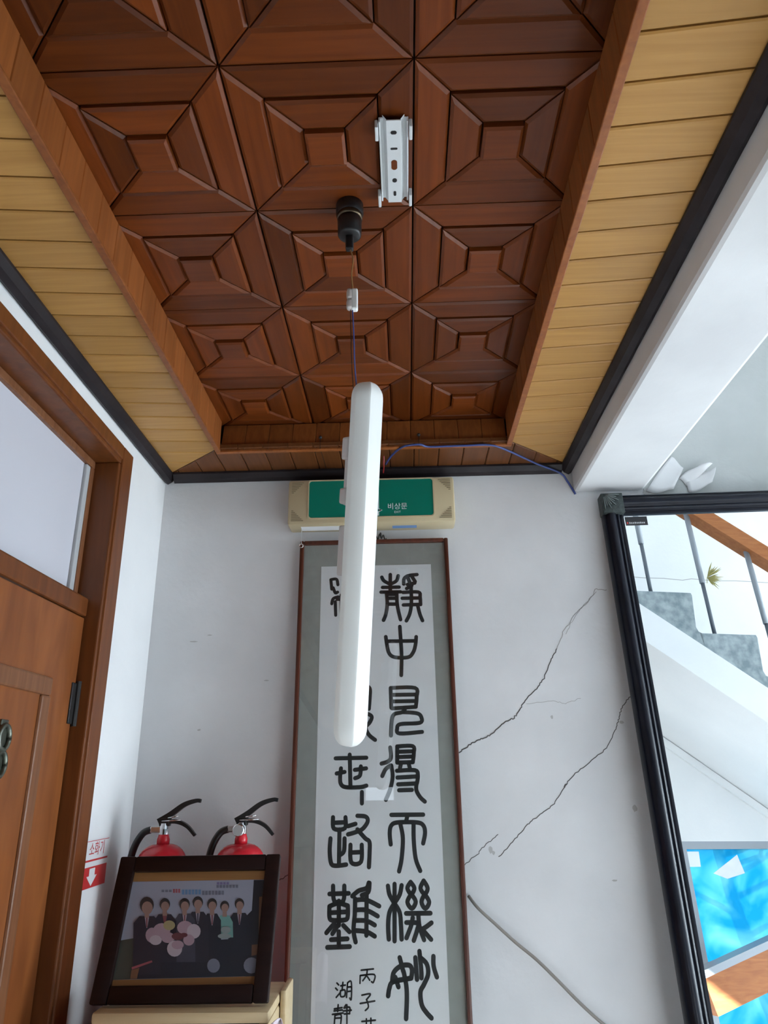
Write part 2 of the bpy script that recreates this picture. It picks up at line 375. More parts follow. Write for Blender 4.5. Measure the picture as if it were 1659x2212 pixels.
def inset(poly, d):
    """inset of a convex counter-clockwise polygon"""
    n = len(poly); out = []
    for i in range(n):
        p0, p1, p2 = Vector(poly[i - 1]), Vector(poly[i]), Vector(poly[(i + 1) % n])
        e1 = (p1 - p0).normalized(); e2 = (p2 - p1).normalized(); n1 = Vector((-e1.y, e1.x)); n2 = Vector((-e2.y, e2.x))
        k = 1 + n1.dot(n2); out.append(tuple(p1 + (n1 + n2) * (d / k)))
    return out
def board_mesh(name, poly, zb, zt, c, mt, gap=.0012):
    """board seen from below: chamfered edges round its lower face"""
    P = inset(poly, gap); Q = inset(P, c); n = len(P)
    vs = [(x, y, zt) for x, y in P] + [(x, y, zb + c * .8) for x, y in P] + [(x, y, zb) for x, y in Q]
    fs = [tuple(range(n)), tuple(range(3 * n - 1, 2 * n - 1, -1))]
    for L in (0, n):
        for i in range(n):
            j = (i + 1) % n; fs.append((L + i, L + n + i, L + n + j, L + j))
    me = bpy.data.meshes.new(name); me.from_pydata(vs, [], fs); me.materials.append(mt)
    bm = bmesh.new(); bm.from_mesh(me); bmesh.ops.recalc_face_normals(bm, faces=bm.faces); bm.to_mesh(me); bm.free(); return me
S = .3215
h0, h1, h2 = S / 2, S * .305, S * .115
m_out = board_mesh('outer_board', [(-h0, -h0), (h0, -h0), (h1, -h1), (-h1, -h1)], 0, .014, .0058, M['coffer'])
m_in = board_mesh('inner_board', [(-h1, -h1), (h1, -h1), (h2, -h2), (-h2, -h2)], -.005, .014, .0058, M['coffer'])
m_c = board_mesh('centre_block', [(-h2, -h2), (h2, -h2), (h2, h2), (-h2, h2)], -.014, .014, .005, M['coffer'])
XC = [-.2840 - S / 2, -.1220, .0398 + S / 2]
YC = [2.125 - S * (i + .5) for i in range(8)]
for cy in YC:
    for cx in XC:
        pe = bpy.data.objects.new('ceiling_panel', None); COL.objects.link(pe); pe.location = (cx, cy, ZT); pe.empty_display_size = .05; par(pe, ceil)
        for me, k in [(m_out, j) for j in range(4)] + [(m_in, j) for j in range(4)] + [(m_c, 0)]:
            o = bpy.data.objects.new(me.name, me); COL.objects.link(o); o.parent = pe; o.rotation_euler = (0, 0, k * math.pi / 2)
# pine soffit planks
def clip(poly, a, b, c):
    """keep a*x+b*y<=c"""
    out = []
    for i in range(len(poly)):
        p, q = poly[i], poly[(i + 1) % len(poly)]; dp, dq = a * p[0] + b * p[1] - c, a * q[0] + b * q[1] - c
        if dp <= 0: out.append(p)
        if dp * dq < 0:
            t = dp / (dp - dq); out.append((p[0] + (q[0] - p[0]) * t, p[1] + (q[1] - p[1]) * t))
    return out
def put(me, loc, name, parent):
    o = bpy.data.objects.new(name, me); COL.objects.link(o); o.location = loc; return par(o, parent)
PW = .0808; BY = 2.068
cache = {}
def plank(side, y):
    """one pine plank of the side soffit whose coffer-side edge starts at y"""
    sh = .020
    x0, x1 = (XL, CXL - .012) if side < 0 else (CXR + .012, BXR)
    xi, xo = (x1, x0) if side < 0 else (x0, x1)
    f = lambda x: -sh * (x - xi) / (xo - xi)
    poly = [(x0, y + f(x0)), (x1, y + f(x1)), (x1, y + PW + f(x1)), (x0, y + PW + f(x0))]
    full = y + PW < BY
    if not full:
        if side < 0: m1 = ((CXL - .012, BY), (XL, D))
        else: m1 = ((CXR + .012, BY), (BXR, D))
        (ax, ay), (bx, by) = m1
        nx, ny = -(by - ay), (bx - ax)
        if ny < 0: nx, ny = -nx, -ny
        poly = clip(poly, nx, ny, nx * ax + ny * ay); poly = clip(poly, 0, 1, D)
        if len(poly) < 3: return
        ar = abs(sum(poly[i - 1][0] * poly[i][1] - poly[i][0] * poly[i - 1][1] for i in range(len(poly)))) / 2
        if ar < 2e-4: return
        cl = []
        for p in poly:
            if not cl or (Vector(p) - Vector(cl[-1])).length > .006: cl.append(p)
        poly = cl
        if len(poly) < 3: return
    lx, ly = (x0 + x1) / 2, y
    lp = [(p[0] - lx, p[1] - ly) for p in poly]
    if full:
        if side not in cache: cache[side] = board_mesh('soffit_plank', lp, 0, .014, .0030, M['pine'], .0017)
        me = cache[side]
    else: me = board_mesh('soffit_plank', lp, 0, .014, .0030, M['pine'], .0017)
    put(me, (lx, ly, ZL), 'soffit_plank', ceil)
for side, ph0 in ((-1, .7976), (1, .7345)):
    k0 = int((ph0 + .46) / PW)
    for k in range(-k0, 20): 
        if ph0 + k * PW < D: plank(side, ph0 + k * PW)
for k in range(-12, 14):
    x0 = -.115 + k * .0808; poly = [(x0, BY - .008), (x0 + .0808, BY - .008), (x0 + .0808, D), (x0, D)]
    for (ax, ay), (bx, by) in (((CXL - .012, BY), (XL, D)), ((CXR + .012, BY), (BXR, D))):
        nx, ny = (by - ay), -(bx - ax)
        if ny > 0: nx, ny = -nx, -ny
        poly = clip(poly, nx, ny, nx * ax + ny * ay)
    cl = []
    for p in poly:
        if not cl or (Vector(p) - Vector(cl[-1])).length > .008: cl.append(p)
    if len(cl) > 2 and (Vector(cl[0]) - Vector(cl[-1])).length < .008: cl.pop()
    if len(cl) < 3: continue
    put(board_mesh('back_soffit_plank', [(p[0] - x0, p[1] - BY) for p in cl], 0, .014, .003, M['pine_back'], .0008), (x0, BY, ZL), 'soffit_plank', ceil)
# upright planks round the coffer
def upright(bx0, bx1, by0, by1, lean=0):
    b = B(); z0, z1 = ZL - .004, ZT - .002
    vs = [(bx0, by0, z0), (bx1, by0, z0), (bx1, by1, z0), (bx0, by1, z0), (bx0, by0 + lean, z1), (bx1, by0 + lean, z1), (bx1, by1 + lean, z1), (bx0, by1 + lean, z1)]
    b.add(vs, [(0, 1, 2, 3), (4, 5, 6, 7), (0, 1, 5, 4), (1, 2, 6, 5), (2, 3, 7, 6), (3, 0, 4, 7)])
    bm = bmesh.new(); me = bpy.data.meshes.new('t'); me.from_pydata(b.v, [], b.f); bm.from_mesh(me); bpy.data.meshes.remove(me)
    bmesh.ops.recalc_face_normals(bm, faces=bm.faces); bmesh.ops.bevel(bm, geom=bm.edges[:], offset=.0018, segments=1, affect='EDGES')
    bm.verts.index_update()
    r = mk('fascia_plank', [q.co.copy() for q in bm.verts], [tuple(q.index for q in f.verts) for f in bm.faces], M['fascia'], ceil); bm.free(); return r
n_up = 31
for k in range(n_up):
    y1 = 2.062 - k * PW; y0 = y1 - PW + .0006
    upright(CXL - .012, CXL, y0, y1); upright(CXR, CXR + .012, y0, y1)
for k in range(12):
    x0 = CXL + k * (CXR - CXL) / 12; upright(x0 + .0003, x0 + (CXR - CXL) / 12 - .0003, BY - .004, BY + .010, .026)
B().box(CXL - .014, CXL + .003, -.46, BY - .006, ZL - .012, ZL - .0045, .002).out('edge_bead', M['fascia'], ceil)
B().box(CXR - .003, CXR + .014, -.46, BY - .006, ZL - .012, ZL - .0045, .002).out('edge_bead', M['fascia'], ceil)
B().box(CXL - .014, CXR + .014, BY - .0055, BY + .010, ZL - .012, ZL - .0045, .002).out('edge_bead', M['fascia'], ceil)
# black cornice
def cornice(name, poly_of, label, ext):
    b = B(); b.prism(poly_of, *ext); return struct(b.out(name, M['black_trim']), label, 'cornice')
prof = [(0, ZL - .001), (0, TBOT + .006), (.010, TBOT), (.024, TBOT + .008), (.034, ZL - .008), (.034, ZL - .001)]
cornice('trim_1', prof, 'black painted cornice above the door wall', (lambda u, z: V3((XL + u, -2.59, z)), lambda u, z: V3((XL + u, D - .002, z))))
cornice('trim_2', prof, 'black painted cornice along the white beam', (lambda u, z: V3((BXR - u, -2.59, z)), lambda u, z: V3((BXR - u, D - .002, z))))
cornice('trim_3', prof, 'black painted cornice above the exit sign', (lambda u, z: V3((XL + .035, D - u, z)), lambda u, z: V3((BXR - .035, D - u, z))))

B().box(.822, 4.89, D - .003, D, 2.385, 4.19).out('shaded_wall_overlay', M['plaster'], wb)  # same wall, darkened by this overlay to hold down the bounced light
# ------------------------------------------------------------------ cracks and wear of the back wall
def wobble(pts, amp=.0022, n=7):
    out = []
    for i in range(len(pts) - 1):
        a, b = V3(pts[i]), V3(pts[i + 1])
        for k in range(n):
            q = a.lerp(b, k / n); out.append(q + V3((random.uniform(-amp, amp), 0, random.uniform(-amp, amp))) * (0 if (i == 0 and k == 0) else 1))
    out.append(V3(pts[-1])); return out
def crack(pts, wd, mt, Y=D - .0007, parent=None, T=None):
    P = [atY(x, y, Y) for x, y in pts]; P = wobble(P)
    o = B(); uv = [(q.x, q.z) for q in P]
    o.stroke(uv, wd, lambda u, v: V3((u, Y, v))); return o.out('crack', mt, parent or wb)
zc = lambda L, ox=1000, oy=1000, s=2.517: [(ox + x / s, oy + y / s) for x, y in L]
crack(zc([(780, 690), (720, 685), (690, 745), (610, 820), (545, 920), (510, 1010)]), .0022, M['crack_faint'])
crack(zc([(510, 1010), (480, 1075), (440, 1170), (410, 1215), (340, 1290), (310, 1340)]), .0030, M['crack'])
crack(zc([(310, 1340), (280, 1385), (220, 1415), (150, 1480), (90, 1505), (40, 1530), (-20, 1575)]), .0034, M['crack'])
crack(zc([(725, 700), (660, 770), (600, 850), (560, 930)]), .0015, M['crack_faint'])
crack(zc([(345, 1310), (480, 1295), (560, 1308), (640, 1280)]), .0012, M['crack_faint'])
crack(zc([(930, 1250), (905, 1275), (860, 1340), (845, 1410), (830, 1450), (780, 1550), (700, 1620), (600, 1700), (550, 1762)]), .0024, M['crack'])
crack(zc([(565, 237), (530, 290), (480, 360), (410, 410), (350, 455), (270, 550), (195, 630)], 1000, 1600), .0024, M['crack'])
crack(zc([(190, 510), (130, 560), (75, 620), (-20, 700)], 1000, 1600), .0020, M['crack'])
crack([(652, 1872), (635, 1884), (618, 1893), (600, 1902)], .0022, M['crack'])
def bentsheet(name, corners, bulge, mt, parent, n=7, curl=0.0):
    """curled flake from four corner points (tl, tr, br, bl)"""
    tl, tr, br, bl = [V3(c) for c in corners]; vs = []; fs = []
    for j in range(n):
        for i in range(n):
            u, v = i / (n - 1), j / (n - 1)
            p = (tl * (1 - u) + tr * u) * (1 - v) + (bl * (1 - u) + br * u) * v
            vs.append(p + V3((0, -bulge * math.sin(math.pi * v) * (.4 + .6 * u) - curl * u * u, .006 * math.sin(5 * u + 3 * v))))
    for j in range(n - 1):
        for i in range(n - 1): fs.append((j * n + i, j * n + i + 1, (j + 1) * n + i + 1, (j + 1) * n + i))
    o = mk(name, vs, fs, mt, parent, True); md = o.modifiers.new('thickness', 'SOLIDIFY'); md.thickness = .0012; return o
Yf = D - .004
P = lambda x, y: atY(x, y, Yf)
bentsheet('peeling_paint', [P(1450, 986), P(1472, 1012), P(1452, 1064), P(1396, 1062)], .003, M['beam'], wb, curl=.016)
bentsheet('peeling_paint', [P(1466, 1034), P(1508, 1006), P(1532, 1012), P(1482, 1050)], .004, M['beam'], wb, curl=.030)
bentsheet('peeling_paint', [P(1480, 1040), P(1540, 1012), P(1534, 1050), P(1488, 1064)], .006, M['beam'], wb, curl=.022)
b = B(); b.poly([atY(x, y, D - .0036) for x, y in ((1388, 1064), (1396, 1054), (1412, 1062), (1420, 1070), (1396, 1070))]); b.out('exposed_patch', M['crack_faint'], wb)
for sx_, sy_, rx_, ry_ in ((1371, 1746, 5, 7), (1343, 1560, 5, 4), (1060, 1836, 4, 8), (1066, 1842, 3, 4), (1328, 1902, 6, 2), (418, 1386, 10, 1.6), (453, 1372, 6, 1.2), (430, 1577, 4, 2), (575, 1470, 6, 1.5), (1192, 1549, 3, 4)):
    c_ = atY(sx_, sy_, D - .0006); k_ = .00148
    b = B(); b.poly([V3((c_.x + rx_ * k_ * math.cos(t) * random.uniform(.7, 1.1), c_.y, c_.z + ry_ * k_ * math.sin(t) * random.uniform(.7, 1.1))) for t in [2 * math.pi * k / 10 for k in range(10)]]); b.out('chip', M['chip'], wb)
# sagging cord on the wall
ps = [(1012, 1935), (1033, 1962), (1071, 1997), (1115, 2037), (1159, 2073), (1207, 2120), (1254, 2168), (1310, 2218), (1380, 2270)]
cp = [atY(x, y, D - (.006 if i == 0 else .024)) for i, (x, y) in enumerate(ps)]
oc = B().tube(smooth_pts([tuple(c) for c in cp], 4), .0042, 8).out('wall_cord', M['cord'], None, True)
tag(oc, 'grey cord sagging down the cracked wall between calligraphy and mirror', 'cord')

# ------------------------------------------------------------------ door in the left wall
dr = thing('door_1', 'brown panelled wooden door with frosted transom in the white wall', 'door', (-.85, (OY0 + OY1) / 2, 0)); dr['kind'] = 'structure'
fr = B()
fr.box(-.99, -.80, OY1, OY1 + .028, 0, OZ, .004).box(-.99, -.80, OY0 - .028, OY0, 0, OZ, .004).box(-.99, -.80, OY0 - .028, OY1 + .028, OZ, OZ + .028, .004)
jamb = fr.out('jamb', M['door_frame'], dr)
cs = B().box(XL + .0005, -.795, OY1 + .012, 1.925, 0, 2.414, .004).box(XL + .0005, -.795, OY0 - .09, OY0 - .012, 0, 2.414, .004).box(XL + .0005, -.795, OY0 - .012, OY1 + .012, OZ + .012, 2.414, .004)
cs.out('casing', M['door_frame'], dr)
B().box(-.90, -.868, OY1 - .022, OY1, 0, OZ - .022, .003).box(-.90, -.868, OY0, OY0 + .022, 0, OZ - .022, .003).box(-.90, -.868, OY0, OY1, OZ - .022, OZ, .003).out('door_stop', M['door_trim'], dr)
B().box(-.90, -.835, OY0, OY1, 1.912, 1.962, .006).out('transom_bar', M['door_frame'], dr)
tg = B().box(-.886, -.880, OY0 + .02, OY1 - .02, 1.962, OZ - .02).out('transom_glass', M['frosted'], dr)
B().box(-.881, -.870, OY1 - .045, OY1 - .022, 1.964, OZ - .024, .003).out('glazing_bead', M['bead_grey'], tg)
leaf = B().box(-.885, -.838, OY0 + .004, OY1 - .006, .01, 1.908, .003).out('door_leaf', M['door'], dr)
for z0, z1 in ((.95, 1.735), (.18, .82)):
    mo = B(); y0, y1 = OY0 + .17, 1.69; t = .042
    for bx in ((y0, y1, z1 - t, z1), (y0, y1, z0, z0 + t), (y0, y0 + t, z0 + t, z1 - t), (y1 - t, y1, z0 + t, z1 - t)):
        mo.box(-.8385, -.826, bx[0], bx[1], bx[2], bx[3], .005)
    mo.out('panel_moulding', M['door_trim'], leaf)
    B().box(-.8385, -.833, y0 + t, y1 - t, z0 + t, z1 - t).out('door_panel', M['door'], leaf)
for z in (1.69, .9, .25):
    h = B().box(-.842, -.834, OY1 - .030, OY1 + .002, z - .05, z + .05, .002).lathe([(.007, -.055), (.007, .055)], (-.832, OY1 - .003, z), 10).out('hinge', M['black_metal'], dr)
orn = B()
oc_ = atX(4, 1622, -.826)
for dz in (.026, -.026):
    orn.tube([V3((-.826, oc_.y + .020 * math.cos(t), oc_.z + dz + .024 * math.sin(t))) for t in [2 * math.pi * k / 20 for k in range(21)]], .0055, 8)
orn.box(-.834, -.828, oc_.y - .014, oc_.y + .014, oc_.z - .062, oc_.z + .062, .002)
orn.out('door_ornament', M['brass'], leaf, True)

# fire extinguisher sticker on the white wall strip
sk = thing('fire_extinguisher_sticker', 'red and white fire extinguisher sticker on the wall beside the door', 'sticker', (XL + .001, 2.02, 1.25))
SX = XL + .0006
TS = lambda n: (lambda u, v: V3((SX + n, u, v)))
B().box(SX - .0004, SX, 1.928, 2.11, 1.250, 1.366).out('backing', M['sticker_white'], sk)
b = B(); b.prism([(1.928, 1.252), (2.11, 1.252), (2.11, 1.301), (1.928, 1.301)], TS(.0001), TS(.0004)); b.out('red_block', M['sticker_red'], sk)
b = B().box(SX, SX + .0003, 1.928, 2.11, 1.3610, 1.3625).box(SX, SX + .0003, 1.928, 2.11, 1.3135, 1.318).out('red_line', M['sticker_red'], sk)
vs, fs = text_mesh('소화기', .036)
mk('lettering', [V3((SX + .0005, 2.035 + q.x, 1.340 + q.y)) for q in vs], fs, M['sticker_red'], sk)
b = B()
b.prism([(2.000, 1.297), (2.035, 1.297), (2.035, 1.280), (2.050, 1.280), (2.0175, 1.256), (1.985, 1.280), (2.000, 1.280)], TS(.0005), TS(.0009))
b.out('arrow', M['sticker_white'], sk)

# ------------------------------------------------------------------ exit sign
ex0, ex1, ez0, ez1, eY = -.372, .176, 2.279, 2.438, 2.185
es = thing('exit_sign', 'beige exit sign box with green face under the black cornice', 'exit sign', ((ex0 + ex1) / 2, D, ez0))
soft(B().box(ex0, ex1, eY, D - .0005, ez0, ez1, .009).out('casing', M['beige'], es))
def rrect(x0, x1, z0, z1, r, n=5):
    out = []
    for cx, cz, a0 in ((x1 - r, z0 + r, -90), (x1 - r, z1 - r, 0), (x0 + r, z1 - r, 90), (x0 + r, z0 + r, 180)):
        for k in range(n + 1):
            a = math.radians(a0 + 90 * k / n); out.append((cx + r * math.cos(a), cz + r * math.sin(a)))
    return out
EY = lambda n: (lambda u, v: V3((u, eY - n, v)))
b = B(); b.prism(rrect(-.302, .1055, 2.301, 2.430, .010), EY(-.0005), EY(.0015)); gf = b.out('green_face', M['green'], es)
b = B()
outer, inner = rrect(-.306, .1095, 2.297, 2.434, .012), rrect(-.302, .1055, 2.301, 2.430, .010)
n_ = len(outer)
b.add([EY(.003)(*p) for p in outer] + [EY(.003)(*p) for p in inner] + [EY(-.0005)(*p) for p in outer] + [EY(0)(*p) for p in inner],
      [(i, (i + 1) % n_, n_ + (i + 1) % n_, n_ + i) for i in range(n_)] + [(i, 2 * n_ + i, 2 * n_ + (i + 1) % n_, (i + 1) % n_) for i in range(n_)] + [(n_ + i, n_ + (i + 1) % n_, 3 * n_ + (i + 1) % n_, 3 * n_ + i) for i in range(n_)])
b.out('face_rim', M['beige'], es)
for sx in (-1, 1):
    for szz in (-1, 1):
        g = B(); xo = (ex0 + .012) if sx < 0 else (ex1 - .012); zo = (ez0 + .014) if szz < 0 else (ez1 - .012)
        for k in range(7):
            L = .040 - .0055 * k; z = zo - szz * k * .0058
            g.box(min(xo, xo - sx * L), max(xo, xo - sx * L), eY - .0012, eY + .001, z - .0013, z + .0013)
        g.out('vent_grille', M['beige_dark'], es)
# pictogram: white doorway with running figure
pc = B(); pc.prism([(-.149, 2.304), (-.072, 2.304), (-.072, 2.408), (-.149, 2.408)], EY(.0016), EY(.0019)); pc.out('white_doorway', M['white_print'], gf)
rn = B(); RT_ = lambda u, v: EY(.0022)(u - .034, v)
for L, wd in (([(-.078, 2.375), (-.086, 2.345)], .012), ([(-.086, 2.345), (-.070, 2.333), (-.075, 2.314)], .008), ([(-.086, 2.345), (-.094, 2.327), (-.112, 2.322)], .008), ([(-.079, 2.372), (-.062, 2.362), (-.052, 2.370)], .006), ([(-.079, 2.372), (-.098, 2.366), (-.104, 2.352)], .006)):
    rn.stroke(L, wd, RT_)
rn.poly([RT_(-.071 + .009 * math.cos(t), 2.390 + .009 * math.sin(t)) for t in [2 * math.pi * k / 14 for k in range(14)]])
rn.stroke([(-.066, 2.3225), (-.034, 2.3225)], .006, RT_)
rn.out('running_figure', M['green'], gf)
ar = B(); ar.poly([RT_(-.038, 2.3285), RT_(-.038, 2.3165), RT_(-.026, 2.3225)]); ar.out('arrow_tip', M['white_print'], gf)
for s_, sz, px, pz in (('비상문', .024, -.012, 2.3335), ('EXIT', .0105, -.012, 2.3145)):
    vs, fs = text_mesh(s_, sz)
    mk('lettering', [V3((px + q.x, eY - .0022, pz + q.y)) for q in vs], fs, M['white_print'], gf)
B().box(-.030, .050, 2.215, 2.240, ez0 - .0008, ez0 + .001).out('blue_label', M['blue_label'], es)
B().box(-.33, -.19, 2.205, 2.245, ez0 - .0006, ez0 + .001).out('rating_label', M['sticker_white'], es)
pr = thing('pull_ring', 'small steel ring on a thread under the exit sign', 'pull ring', (-.328, 2.21, 2.215))
B().tube([(-.328, 2.215, 2.279), (-.328, 2.212, 2.222)], .0008, 6).out('thread', M['white_print'], pr)
B().tube([V3((-.328 + .006 * math.cos(t), 2.212, 2.216 + .006 * math.sin(t))) for t in [2 * math.pi * k / 16 for k in range(17)]], .0017, 6).out('ring', M['chrome'], pr, True)

# ------------------------------------------------------------------ calligraphy scroll
LEAN = .055
sc_top = V3((-.0925, 2.243, 2.24)); sV = V3((0, LEAN, 1)).normalized()
SP_ = Plane(sc_top, V3((1, 0, 0)), sV)        # u right, v up, N towards the room
sc = thing('calligraphy_scroll', 'tall glazed scroll of black seal-script calligraphy in a dark red wooden frame', 'calligraphy', (-.0925, 2.14, .45))
hw = .243; hh = 1.80; fw_ = .013
def lb(b, PL, u0, u1, v0, v1, n0, n1, bev=0): return b.box(u0, u1, v0, v1, n0, n1, bev, T=lambda q: PL.at(q.x, q.y, q.z))
for u0, u1, v0, v1 in ((-hw, -hw + fw_, -hh, 0), (hw - fw_, hw, -hh, 0), (-hw + fw_, hw - fw_, -fw_, 0), (-hw + fw_, hw - fw_, -hh, -hh + fw_)):
    soft(lb(B(), SP_, u0, u1, v0, v1, -.012, .010, .004).out('frame_rail', M['scroll_frame'], sc))
lb(B(), SP_, -hw + .006, hw - .006, -hh + .006, -.006, -.010, -.004).out('silk_mount', M['mount'], sc)
pL, pR, pT = SP_.px(694, 1400)[0] - .002, SP_.px(938, 1500)[0], SP_.px(800, 1221)[1]
pp = lb(B(), SP_, pL - .004, pR + .006, -hh + .09, pT, -.0045, -.0032).out('paper', M['paper'], sc)
lb(B(), SP_, -hw + .008, hw - .008, -hh + .008, -.008, .003, .0045).out('glass', M['glass'], sc)
TI = lambda u, v: SP_.at(u, v, -.0029)
zA = lambda x, y: (600 + x / 3.16, 1000 + y / 3.16)
zB = lambda x, y: (600 + x / 3.607, 1600 + y / 3.607)
def char(zf, strokes, wd):
    b = B()
    for s in strokes:
        uv = [SP_.px(*zf(*p)) for p in s]; uv = smooth_pts(uv, 5) if len(uv) > 2 else uv
        b.stroke(uv, wd, TI)
    return b.out('calligraphy_character', M['ink'], pp)
BIG = .0118
char(zA, [[(710, 778), (725, 803), (765, 825)], [(768, 760), (768, 880)], [(822, 768), (810, 803), (770, 825)], [(715, 848), (828, 846)], [(705, 880), (838, 878)],
          [(742, 890), (747, 960), (738, 1030), (722, 1072)], [(812, 885), (816, 970), (838, 1068)], [(745, 895), (812, 895)], [(752, 922), (808, 922)], [(752, 962), (808, 962)],
          [(950, 760), (890, 768), (862, 790), (860, 825)], [(885, 775), (900, 812)], [(915, 772), (938, 808)], [(935, 818), (885, 828)], [(915, 835), (880, 855)],
          [(855, 882), (960, 880), (972, 915), (975, 965)], [(850, 922), (968, 920)], [(858, 968), (970, 964)], [(910, 845), (912, 960), (900, 1030), (878, 1076)], [(955, 970), (970, 1030), (988, 1074)]], BIG)
char(zA, [[(833, 1115), (845, 1300), (843, 1448)], [(737, 1185), (745, 1240), (760, 1298), (800, 1325), (890, 1325), (925, 1290), (940, 1240), (945, 1185)], [(742, 1216), (943, 1213)]], BIG)
char(zA, [[(770, 1538), (775, 1670)], [(770, 1535), (938, 1535), (948, 1600), (943, 1660)], [(778, 1582), (945, 1580)], [(780, 1627), (945, 1624)], [(780, 1675), (943, 1664)],
          [(872, 1672), (850, 1700), (795, 1715), (778, 1760), (773, 1860)], [(850, 1700), (950, 1708), (980, 1735), (970, 1773), (838, 1782), (815, 1812), (832, 1846), (985, 1835)]], BIG)
char(zB, [[(876, 52), (882, 130), (858, 162), (808, 178)], [(878, 192), (840, 222), (814, 275)], [(884, 192), (895, 280), (875, 380), (842, 460)],
          [(930, 45), (930, 170)], [(930, 44), (1052, 42), (1060, 100), (1053, 165)], [(935, 86), (1055, 82)], [(935, 127), (1055, 122)], [(930, 170), (1053, 167)],
          [(960, 178), (952, 215)], [(1020, 178), (1030, 215)], [(928, 234), (1070, 230), (1092, 270), (1085, 330)], [(932, 287), (1085, 278)], [(938, 340), (1080, 333)], [(1082, 330), (1080, 385), (1110, 440), (1146, 474)], [(945, 386), (1045, 383)]], BIG)
char(zB, [[(885, 578), (1133, 576)], [(1010, 585), (1000, 628)], [(880, 808), (872, 720), (885, 660), (935, 637), (1085, 637), (1135, 662), (1148, 720), (1133, 800)], [(955, 650), (975, 760), (965, 920), (945, 1018)], [(1058, 650), (1060, 780), (1075, 920), (1110, 1014)]], BIG)
char(zB, [[(910, 1118), (910, 1562)], [(858, 1132), (870, 1200), (905, 1262)], [(965, 1128), (950, 1200), (912, 1262)], [(905, 1272), (870, 1340), (860, 1440), (865, 1548)], [(912, 1272), (950, 1340), (960, 1440), (965, 1548)],
          [(1035, 1102), (1010, 1150), (1040, 1195), (1065, 1150), (1035, 1102)], [(1040, 1195), (1010, 1258), (1045, 1308), (1075, 1255), (1040, 1195)],
          [(1137, 1092), (1112, 1150), (1145, 1195), (1168, 1150), (1137, 1092)], [(1145, 1195), (1120, 1258), (1150, 1308), (1180, 1258), (1145, 1195)],
          [(1000, 1347), (1190, 1345)], [(1002, 1418), (1090, 1424), (1085, 1480), (1060, 1558)], [(1052, 1380), (1040, 1440), (1003, 1538)], [(1095, 1350), (1105, 1450), (1140, 1553)], [(1198, 1420), (1150, 1456), (1110, 1475)], [(1125, 1470), (1160, 1510), (1195, 1550)]], BIG)
char(zB, [[(950, 1692), (978, 1800)], [(1040, 1852), (900, 1880), (870, 1930), (860, 1990)], [(892, 1872), (905, 1805), (960, 1757), (1025, 1752), (1046, 1790), (1040, 1850)], [(915, 1845), (940, 1920)], [(980, 1800), (1000, 1900), (1006, 2000), (1000, 2168)],
          [(1072, 1692), (1085, 1862)], [(1104, 1642), (1118, 1790), (1120, 1850)], [(1110, 1690), (1160, 1740), (1172, 1820), (1140, 1900), (1112, 1960), (1122, 2060), (1160, 2122), (1198, 2163)], [(1213, 1682), (1215, 1760), (1240, 1843)]], BIG)
# second column (three signs partly behind the hanging lamp)
char(zA, [[(362, 795), (400, 792), (410, 830)], [(362, 795), (368, 860)], [(378, 850), (392, 885), (408, 880)], [(368, 960), (378, 925), (412, 912)], [(392, 945), (395, 1038)], [(460, 792), (500, 792), (502, 1035)], [(460, 792), (462, 880)], [(462, 840), (500, 838)], [(432, 900), (432, 1020)], [(405, 930), (462, 930)]], BIG * .85)
char(lambda x, y: zA(x + 62, y), [[(392, 1120), (510, 1116)], [(450, 1095), (450, 1150)], [(405, 1150), (497, 1150), (495, 1230), (407, 1230), (405, 1150)], [(405, 1190), (495, 1190)], [(450, 1150), (450, 1290)], [(392, 1265), (512, 1262)], [(440, 1290), (415, 1340), (385, 1380)], [(470, 1290), (495, 1340), (522, 1385)]], BIG * .85)
char(zA, [[(425, 1535), (520, 1526), (600, 1524), (628, 1540), (628, 1600), (622, 1678)], [(430, 1580), (625, 1575)], [(432, 1628), (622, 1625)], [(432, 1680), (620, 1675)], [(425, 1535), (432, 1682)], [(520, 1690), (590, 1705), (640, 1728), (628, 1770), (600, 1805), (622, 1855), (664, 1890)], [(500, 1690), (470, 1770), (400, 1850)]], BIG)
char(zB, [[(450, 137), (690, 132)], [(560, 108), (566, 362)], [(458, 255), (520, 243)], [(492, 215), (485, 290), (492, 338), (530, 362), (640, 362), (690, 350)], [(600, 227), (688, 215)], [(647, 200), (640, 270), (602, 292)], [(655, 400), (655, 488)]], BIG)
char(zB, [[(430, 597), (437, 685), (522, 682), (527, 597)], [(437, 640), (520, 636)], [(480, 692), (476, 960)], [(410, 762), (404, 860), (415, 955), (450, 975), (532, 966)], [(520, 762), (515, 860), (482, 892)],
          [(620, 585), (685, 592), (700, 630), (660, 688), (600, 715), (547, 730)], [(605, 648), (547, 666)], [(620, 692), (680, 760), (714, 790), (715, 880), (710, 985)], [(566, 812), (572, 948), (648, 944), (654, 812)], [(572, 872), (648, 868)]], BIG)
